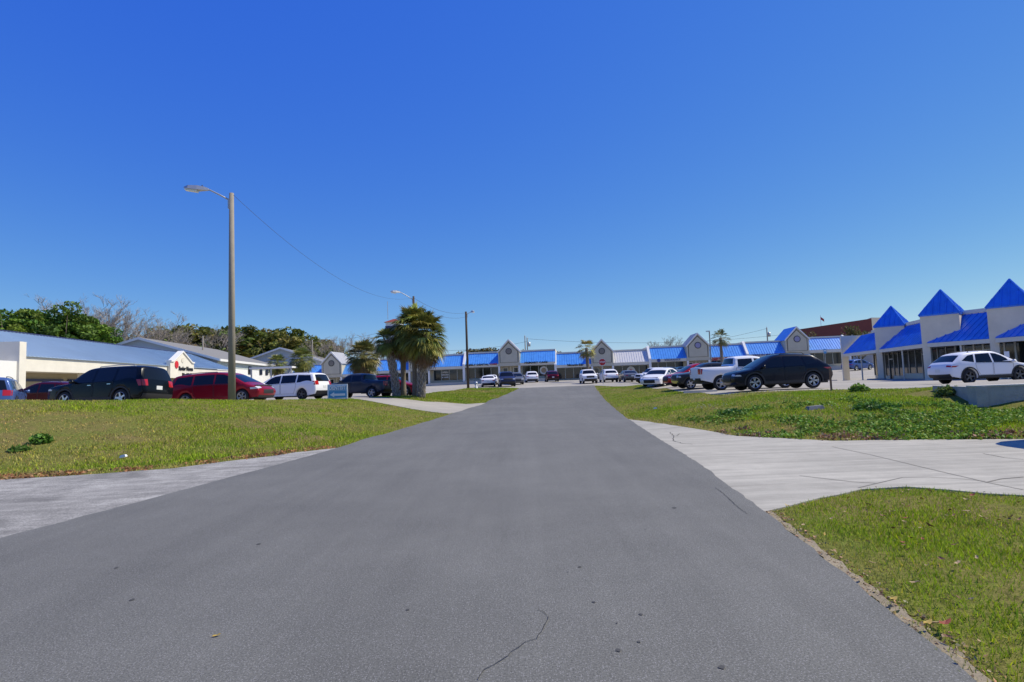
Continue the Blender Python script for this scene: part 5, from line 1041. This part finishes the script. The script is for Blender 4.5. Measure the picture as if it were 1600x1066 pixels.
def fan_palm(name, px, pybase, pyhead, Y, trunk_r, R_, nleaf, label, group, lean=0.0, boots=True, boot_from=0.0, seed=1, dead=.12, seg=20, zb=None, zsq=1.0, tint=(.185, .225, .050), low=-1.1):
    rng = np.random.default_rng(seed); x = xat(px, Y); zb = gz(x, Y) if zb is None else zb; H = at_depth(px, pyhead, Y).z - zb
    t = thing(name, (x, Y, zb), label, 'palm', group, 0, True)
    path = [Vector((lean * (k / 8) ** 1.4, .04 * math.sin(k), H * k / 8)) for k in range(9)]; path[0].z = -.25
    MB().tube(path, [trunk_r * (1.25 if k == 0 else 1.0 + .12 * math.sin(k * 1.7)) for k in range(9)], 12).build('trunk', 'palm_trunk', t, True)
    if boots:
        mb = MB(); nb = int(H * 26)
        for k in range(nb):
            f_ = boot_from + (1 - boot_from) * k / nb; a = k * 2.399; i = min(7, int(f_ * 8)); c_ = path[i].lerp(path[i + 1], f_ * 8 - i); c_.z = max(c_.z, 0)
            o_ = Vector((math.cos(a), math.sin(a), 0)); s_ = Vector((-o_.y, o_.x, 0)); rr = trunk_r * (1.0 + .05 * f_); lg = rng.uniform(.16, .30); tw = rng.choice([-1, 1]) * .10
            for sg_ in (-1, 1):   # split base of an old leaf stalk: two prongs
                p0 = c_ + o_ * rr * .95 + s_ * sg_ * .09; p1 = c_ + o_ * (rr + .07 + .05 * f_) + s_ * sg_ * .02 + Vector((0, 0, lg)); w_ = s_ * .022; u_ = o_ * .03
                mb.prism([p0 - w_ - u_, p0 + w_ - u_, p0 + w_ + u_, p0 - w_ + u_], [p1 - w_ * .7 - u_, p1 + w_ * .7 - u_, p1 + w_ * .7 + u_ * .4, p1 - w_ * .7 + u_ * .4])
        b_ = mb.build('leaf_bases', 'palm_boot', t); b_['kind'] = 'stuff'
    # crown of fan leaves
    head = np.array(path[-1]); VV, FF, TT_ = [], [], []; o = 0
    el = np.linspace(1.35, low, nleaf); az_ = np.arange(nleaf) * 2.399 + rng.uniform(-.3, .3, nleaf)
    for k in range(nleaf):
        e, a = el[k] + rng.uniform(-.15, .15), az_[k]; d = np.array([math.cos(a) * math.cos(e), math.sin(a) * math.cos(e), math.sin(e)]); side = np.array([-math.sin(a), math.cos(a), 0]); up = np.cross(side, -d); up = up if up[2] > 0 else -up
        Lp = R_ * rng.uniform(.42, .58); Lb = R_ * rng.uniform(.48, .60); p0 = head + d * .1; sag = .14 * R_ * math.cos(e); p1 = head + d * Lp - np.array([0, 0, sag]); 
        deadl = k > nleaf * (1 - dead); base_t = np.array((.20, .125, .055)) if deadl else np.array(tint) * (rng.uniform(.6, 1.2) if rng.uniform() < .65 else rng.uniform(1.3, 2.0)) * np.array([1 + rng.uniform(-.1, .35), 1, 1])  # some live fans tinted brighter: their sunlit tops are put into the colour
        # stalk
        w_ = side * .018; VV += [p0 - w_, p0 + w_, p1 + w_ * .6, p1 - w_ * .6]; FF.append([o, o + 1, o + 2, o + 3]); TT_ += [base_t * 1.3] * 4; o += 4
        d2 = d * .9 - np.array([0, 0, .35 if not deadl else .9]); d2 /= np.linalg.norm(d2)
        for j in range(seg):
            q = (j / (seg - 1) - .5) * 2; an = q * 1.35; dr = d2 * math.cos(an) + side * math.sin(an) + up * .18 * abs(math.sin(an * 1.0)); dr /= np.linalg.norm(dr)
            ln_ = Lb * (1 - .25 * abs(q) ** 2) * rng.uniform(.9, 1.08); m_ = p1 + dr * ln_ * .55; tp = p1 + dr * ln_ - np.array([0, 0, ln_ * rng.uniform(.12, .42)]); ws = np.cross(dr, up) * ln_ * .045 + up * rng.uniform(-.01, .01)
            VV += [p1, m_ + ws, tp, m_ - ws]; FF.append([o, o + 1, o + 2, o + 3]); tc_ = base_t * rng.uniform(.85, 1.15); TT_ += [tc_, tc_, tc_ * np.array([1.25, 1.1, 1.0]), tc_]; o += 4
    V = np.array(VV); V[:, 2] = head[2] + (V[:, 2] - head[2]) * zsq
    me = np_mesh('crown', V, np.array(FF), 'palm_leaf', np.array(TT_)); put('crown', me, t); return t
GPA = 'cluster of palms beside the side driveway'
fan_palm('cabbage_palm', 646, 622, 512, 38.6, .17, 1.85, 120, 'tallest palm of the roadside cluster with a slim bare brown trunk', GPA, .05, False, 0, 3, .16, 22, zsq=1.05, low=-1.45)
fan_palm('cabbage_palm', 655.5, 622, 524, 38.0, .24, 1.7, 115, 'palm with a thick criss-cross trunk at the right of the roadside cluster', GPA, .38, True, 0, 4, .22, 22, zsq=1.15, low=-1.45)
fan_palm('cabbage_palm', 617, 621, 531, 38.4, .22, 1.12, 80, 'leaning palm with a criss-cross trunk at the left of the roadside cluster', GPA, -.55, True, 0, 5, .12, 20, low=-1.2)
fan_palm('cabbage_palm', 628, 618, 533, 40.2, .18, 1.35, 95, 'palm hidden at the back of the roadside cluster with a brownish skirt', GPA, .1, False, 0, 6, .3, 18, low=-1.3)
fan_palm('cabbage_palm', 567, 608, 556, 60, .26, 2.1, 130, 'bushy palm with a brown skirt behind the dark pickup', 'palms before the left shops', 0, True, .3, 7, .22, 18, low=-1.25, tint=(.13, .15, .045))
fan_palm('cabbage_palm', 470, 606, 562, 72, .22, 1.9, 100, 'rounded green palm behind the white minivan roof', 'palms before the left shops', 0, False, 0, 8, .05, 16, tint=(.15, .20, .05))
fan_palm('cabbage_palm', 432, 606, 568, 74, .20, 1.6, 80, 'smaller palm left of the rounded one behind the white minivan', 'palms before the left shops', 0, False, 0, 9, .05, 16, tint=(.16, .20, .055))
fan_palm('cabbage_palm', 917, 590, 544, 82, .22, 1.75, 34, 'slender palm with yellowing leaves in front of the fourth gable', 'slim palms before the shops', -.1, False, 0, 10, .05, 16, tint=(.22, .22, .045), low=-.7)
fan_palm('cabbage_palm', 1126, 590, 528, 84, .20, 1.65, 34, 'slender dark palm in front of the awning behind the white pickup', 'slim palms before the shops', .05, False, 0, 11, .08, 16, tint=(.10, .125, .045), low=-.8)
# pergola roof behind the minivan
c_ = at_depth(428, 575, 70); pg = thing('flat_canopy', (c_.x, 70, 1), 'thin white flat canopy behind the white minivan', 'canopy')
MB().box(c_.x - 2.6, c_.x + 2.6, 69, 71, c_.z - .1, c_.z + .1).build('canopy_roof', 'white_trim', pg)
for q in (-2.4, 0, 2.4): MB().box(c_.x + q - .07, c_.x + q + .07, 69.1, 69.24, .6, c_.z - .1).build('post', 'galv', pg)

# --- sandy shoulder between the asphalt and the foreground lawn
_e = [(lx(RR, y_) + .05, y_) for y_ in np.arange(1.0, 6.75, .12)]
_w = [(.05 + .10 * abs(math.sin(i * 1.9) * math.sin(i * .7 + 1))) for i in range(len(_e))]
sand = ribbon('sandy_shoulder', _e, _w, .012, 'sand'); sand['kind'] = 'structure'
# --- turf
OVER = (ROAD, APRON, DRIVE, LOT, DRIVEWAY)
def free_pts(x0, x1, y0, y1, dens, rng, edge=0.0, pxlim=(-160, 1760)):
    n_ = int((x1 - x0) * (y1 - y0) * dens); P = np.column_stack([rng.uniform(x0, x1, n_), rng.uniform(y0, y1, n_)])
    u = 800 + FPX * P[:, 0] / P[:, 1]; P = P[(u > pxlim[0]) & (u < pxlim[1])]
    keep = np.ones(len(P), bool)
    for q in OVER:
        b0 = np.array(q); lo, hi = b0.min(0), b0.max(0); m_ = keep & (P[:, 0] > lo[0]) & (P[:, 0] < hi[0]) & (P[:, 1] > lo[1]) & (P[:, 1] < hi[1]); idx = np.nonzero(m_)[0]
        if len(idx): keep[idx[inside(P[idx], q)]] = False
    return P[keep]
WALLBOX = lambda P: ~((P[:, 0] > 13.4) & (P[:, 1] > 16.6) & (P[:, 1] < 20))
def dryness(P):
    """bare thatchy patches: where the turf itself is thin and straw coloured"""
    d_ = .55 * vnoise(P, .35, 3) + .3 * vnoise(P, 1.1, 4) + .25 * vnoise(P, 3.2, 5)
    lbk = np.exp(-(((P[:, 0] + 12.5) / 4.2) ** 2 + ((P[:, 1] - 16.2) / 3.0) ** 2)); d_ = d_ + .50 * lbk * (.35 + 1.1 * vnoise(P, .9, 71))
    foot = np.exp(-((edge_dist(P, APRON) / .45) ** 2)) + .8 * np.exp(-((edge_dist(P, DRIVE) / .35) ** 2)) * (P[:, 1] > 9) + .9 * np.exp(-((edge_dist(P, ROAD) / .22) ** 2)) * (P[:, 0] > 0)
    return np.clip(d_ + .30 * foot, 0, 1.4)
def turf(name, P, hgt_rng, wid, rng, label, green=(.315, .440, .022), straw=(.50, .38, .15), segs=1):
    dry = dryness(P); keep = rng.uniform(size=len(P)) > np.clip((dry - .62) * 1.7, 0, .75); P, dry = P[keep], dry[keep]
    n_ = len(P); z = hgt(P) - .015; h = rng.uniform(*hgt_rng, n_) * (1.15 - .5 * np.clip(dry, 0, 1)); a = rng.uniform(0, 2 * np.pi, n_); ln_ = rng.uniform(.15, .9, n_) * h; b_ = rng.uniform(0, 2 * np.pi, n_); dist = np.hypot(P[:, 0], P[:, 1]); w_ = wid * rng.uniform(.7, 1.4, n_)
    base = np.column_stack([P, z]); sd_ = np.column_stack([np.cos(a), np.sin(a), np.zeros(n_)]) * w_[:, None]; lv = np.column_stack([np.cos(b_) * ln_, np.sin(b_) * ln_, h])
    t = np.clip((dry - .50) * 1.9 + rng.normal(0, .22, n_), 0, 1)[:, None]; lush = np.clip(vnoise(P, .8, 9) * 1.3 - .45, 0, 1)[:, None] * (1 - t)
    g = np.array(green) * (1 - lush) + np.array((.200, .370, .024)) * lush
    T = (g * (1 - t) + np.array(straw) * t) * rng.uniform(.5, 1.4, (n_, 1)); yel = (rng.uniform(size=n_) < .12)[:, None]; T = np.where(yel, T * np.array([1.5, 1.2, .9]), T)
    thatch = rng.uniform(size=n_) < .10 + .18 * vnoise(P, 2.3, 61); T = np.where(thatch[:, None], np.array((.36, .27, .12)) * rng.uniform(.5, 1.3, (n_, 1)), T); lv[thatch] *= np.array([1.6, 1.6, .45])
    V = np.stack([base - sd_, base + sd_, base + lv * .6 + sd_ * .6, base + lv * np.array([1.1, 1.1, 1.0])], 1); V[:, 3] = base + lv
    me = np_mesh(name, V.reshape(-1, 3), np.arange(n_ * 4).reshape(-1, 4), 'grass_blade', np.repeat(T, 4, 0)); o = bpy.data.objects.new(name, me); COL.objects.link(o); tag(o, label, 'grass', kind='stuff'); return o
rng = np.random.default_rng(5)
Pn = free_pts(1.5, 9.5, 1.5, 7.8, 3400, rng); turf('grass', Pn, (.018, .075), .0045, rng, 'short green lawn in the right foreground corner')
Pl = free_pts(-26, -3, 10.5, 20, 800, rng); Pl = Pl[rng.uniform(size=len(Pl)) < np.clip((13 / Pl[:, 1]) ** 1.3, .3, 1)]; P2_ = free_pts(-20, -2, 20, 41, 330, rng)
turf('grass', np.concatenate([Pl, P2_]), (.05, .11), .011, rng, 'grass bank rising left of the road')
Pr = free_pts(3.5, 26, 11.5, 24, 620, rng); Pr = Pr[WALLBOX(Pr)]; P3_ = free_pts(4, 16, 24, 62, 220, rng); turf('grass', np.concatenate([Pr, P3_]), (.05, .11), .012, rng, 'grass bank rising right of the road below the cars', green=(.290, .430, .022))
Pi = free_pts(-11, 1, 36, 69, 170, rng); turf('grass', Pi, (.06, .12), .022, rng, 'grass island with the dark lamp post and hydrant', green=(.28, .385, .026))
# broad-leaved weeds over the right bank
def weeds(name, P, hr, size, tint, rng, label, k=7, cat='weeds'):
    z = hgt(P); n_ = len(P); C = np.repeat(np.column_stack([P, z]), k, 0); C += rng.normal(0, 1, C.shape) * np.array([size * .9, size * .9, 0]); C[:, 2] += rng.uniform(.01, 1, len(C)) * np.repeat(rng.uniform(*hr, n_), k)
    V, F = leaf_cloud(C, size, rng, .3, 1.5); T = np.array(tint) * np.repeat(rng.uniform(.6, 1.4, (n_, 1)), k, 0) * rng.uniform(.75, 1.3, (len(C), 1)); T[:, 0] *= rng.uniform(.8, 1.4, len(C))
    o = bpy.data.objects.new(name, np_mesh(name, V, F, 'foliage', np.repeat(T, 4, 0))); COL.objects.link(o); return tag(o, label, cat, kind='stuff')
Pw = free_pts(5.5, 26, 11.6, 20, 75, rng); Pw = Pw[WALLBOX(Pw)]
wv = vnoise(Pw, .55, 21) * .6 + vnoise(Pw, 1.7, 22) * .4 + .32 * np.exp(-(((Pw[:, 0] - 9.5) / 3.2) ** 2 + ((Pw[:, 1] - 14.3) / 1.9) ** 2)) - .12 * (Pw[:, 1] > 17)
Pw = Pw[wv > .52]; weeds('weeds', Pw, (.04, .15), .05, (.16, .29, .034), rng, 'leafy green weeds spreading over the right bank', 8)
Pd = free_pts(5.2, 22, 11.6, 15.6, 60, rng); Pd = Pd[(edge_dist(Pd, DRIVE) < .9) & (vnoise(Pd, 1.2, 31) > .42)]; weeds('dry_stems', Pd, (.02, .12), .05, (.26, .165, .095), rng, 'tangle of dry brown stems along the driveway edge', 6, 'dry stems')
Pf = free_pts(4.5, 14, 13, 26, 30, rng); Pf = Pf[vnoise(Pf, .7, 41) > .80]; weeds('clover_flowers', Pf, (.07, .11), .018, (.55, .58, .45), rng, 'scattered tiny pale flowers in the right bank grass', 2, 'flowers')
# dead leaves and stems along the foot of the left bank
Pd = free_pts(-24, -4.8, 10.8, 15.5, 110, rng); Pd = Pd[(edge_dist(Pd, APRON) < .55) & (vnoise(Pd, 1.5, 51) > .30)]; weeds('leaf_litter', Pd, (.005, .05), .05, (.34, .20, .09), rng, 'brown leaf litter along the foot of the left bank', 4, 'leaf litter')
Pd = free_pts(2.2, 5, 2.4, 7.2, 420, rng); Pd = Pd[(edge_dist(Pd, ROAD) < .20)]; weeds('leaf_litter', Pd, (.004, .03), .018, (.36, .27, .15), rng, 'dry clippings along the road edge in the right foreground', 2, 'leaf litter')
def bush(px, py, Y, r_, h, n_, tint, label, seed):
    rg = np.random.default_rng(seed); x = xat(px, Y); z = gz(x, Y); t = thing('weed_clump', (x, Y, z), label, 'weeds', 'weed clumps on the banks', 0, True)
    q = rg.normal(size=(n_, 3)); q /= np.linalg.norm(q, axis=1)[:, None]; q *= rg.uniform(.3, 1, (n_, 1)); q[:, 2] = np.abs(q[:, 2]); C = q * np.array([r_, r_ * .8, h]); V, F = leaf_cloud(C, .075, rg, .4, 1.7)
    put('foliage', np_mesh('foliage', V, F, 'foliage', np.repeat(np.array(tint) * rg.uniform(.6, 1.4, (n_, 1)), 4, 0)), t)
    mb = MB()
    for k in range(6): a = k * 1.05; mb.tube([(0, 0, -.05), (math.cos(a) * r_ * .4, math.sin(a) * r_ * .4, h * .6)], .008, 4)
    put('stems', mb.mesh('stems', 'palm_trunk'), t)
bush(64, 668, 15.0, .30, .24, 420, (.12, .24, .034), 'bright green weed clump alone on the left bank', 1); bush(30, 680, 14.2, .26, .12, 220, (.10, .19, .03), 'flat dark green weed patch beside the bright clump on the left bank', 2)
bush(1336, 612, 22.6, .42, .36, 520, (.20, .32, .04), 'bright yellow green tuft at the top of the right bank', 3); bush(1475, 612, 18.4, .45, .30, 460, (.14, .20, .045), 'weedy clump against the end of the retaining wall', 4)
bush(1140, 640, 18.5, .5, .2, 420, (.085, .20, .03), 'dark green weed clump low on the left part of the right bank', 5); bush(1360, 632, 16.8, .7, .2, 500, (.09, .20, .032), 'dark green weed mat in the middle of the right bank', 6)
# fallen leaves, one object each
rg = random.Random(3)
def leaf_mesh(seed, mat):
    r_ = random.Random(seed); mb = MB(); n_ = 6; L_ = 1.0; top, bot = [], []
    pts = [(-.5, 0, .02), (-.3, .16, .10), (0, .22, .06), (.3, .15, .14), (.5, 0, .22), (.3, -.15, .10), (0, -.2, .02), (-.3, -.15, .06)]
    pts = [(x, y, z + r_.uniform(-.04, .06)) for x, y, z in pts]; c0 = (0, 0, -.02); mb.add([c0] + pts, [(0, i + 1, (i + 1) % 8 + 1) for i in range(8)]); mb.add([(-.75, .03, .05), (-.5, -.015, .03), (-.5, .015, .03)], [(0, 1, 2)])
    return mb.mesh('fallen_leaf', mat)
LM = [leaf_mesh(i, m_) for i, m_ in enumerate(('leaf_brown', 'leaf_tan', 'leaf_rust', 'leaf_yellow', 'leaf_tan', 'leaf_brown'))]
Pq = free_pts(2.3, 8.5, 2.8, 7.6, 9.0, np.random.default_rng(17), pxlim=(1150, 1640)); kinds = {'leaf_brown': 'dry brown leaf lying in the lawn at the right foreground', 'leaf_tan': 'pale tan leaf lying in the lawn at the right foreground', 'leaf_rust': 'rust red leaf lying in the lawn at the right foreground', 'leaf_yellow': 'yellow leaf lying in the lawn at the right foreground'}
for i, (x, y) in enumerate(Pq):
    me = LM[rg.choice((0, 0, 1, 1, 4, 5, 1, 2, 3))]; o = bpy.data.objects.new('fallen_leaf', me); COL.objects.link(o); s_ = rg.uniform(.035, .085); o.location = (x, y, gz(x, y) + rg.uniform(.035, .06)); o.scale = (s_,) * 3; o.rotation_euler = (rg.uniform(-.5, .5), rg.uniform(-.5, .5), rg.uniform(0, 6)); tag(o, kinds[me.materials[0].name], 'leaf', 'fallen leaves in the foreground lawn (' + me.materials[0].name.split('_')[1] + ')')
for (px, py, k, s_, lab) in ((1477, 980, 2, .11, 'large rust red leaf at the lawn edge near the road'), (1450, 979, 3, .08, 'bright yellow leaf beside the large rust leaf at the road edge'), (1397, 941, 3, .07, 'yellow leaf at the road edge above the rust leaf')):
    x, y = zpt(px, py, .04); o = bpy.data.objects.new('fallen_leaf', LM[k]); COL.objects.link(o); o.location = (x, y, gz(x, y) + .06); o.scale = (s_, s_ * .8, s_); o.rotation_euler = (.1, .1, .4); tag(o, lab, 'leaf')
x, y = zpt(338, 994); o = bpy.data.objects.new('fallen_leaf', leaf_mesh(9, 'leaf_yellow')); COL.objects.link(o); o.location = (x, y, gz(x, y) + .032); o.scale = (.055,) * 3; o.rotation_euler = (0, 0, .3); tag(o, 'small orange leaf alone on the asphalt at the lower left', 'leaf')
for (px, py, Y, lab) in ((193, 714, 13.4, 'scrap of white litter on the left bank'), (1018, 647, 24.0, 'scrap of white litter on the grass right of the road')):
    x = xat(px, Y); o = MB().prism([(x - .08, Y - .04, 0), (x + .08, Y - .05, .02), (x + .07, Y + .04, .03), (x - .06, Y + .05, 0)], [(x - .06, Y - .03, .06), (x + .05, Y - .04, .08), (x + .05, Y + .03, .07), (x - .05, Y + .03, .05)]).build('litter', 'litter_white', None, loc=(x, Y, 0)); o.location.z = gz(x, Y) + .05; tag(o, lab, 'litter')
c_ = (xat(1265, 17.6), 17.6); z = gz(*c_); o = MB().prism([(c_[0] - .30, c_[1] - .2, z - .1), (c_[0] + .34, c_[1] - .15, z - .1), (c_[0] + .3, c_[1] + .2, z - .1), (c_[0] - .28, c_[1] + .18, z - .1)], [(c_[0] - .2, c_[1] - .1, z + .10), (c_[0] + .22, c_[1] - .1, z + .12), (c_[0] + .2, c_[1] + .12, z + .12), (c_[0] - .2, c_[1] + .1, z + .09)]).build('half_buried_stone', 'stone_grey', None, loc=(c_[0], c_[1], z)); tag(o, 'half buried grey slab among the weeds on the right bank', 'stone')
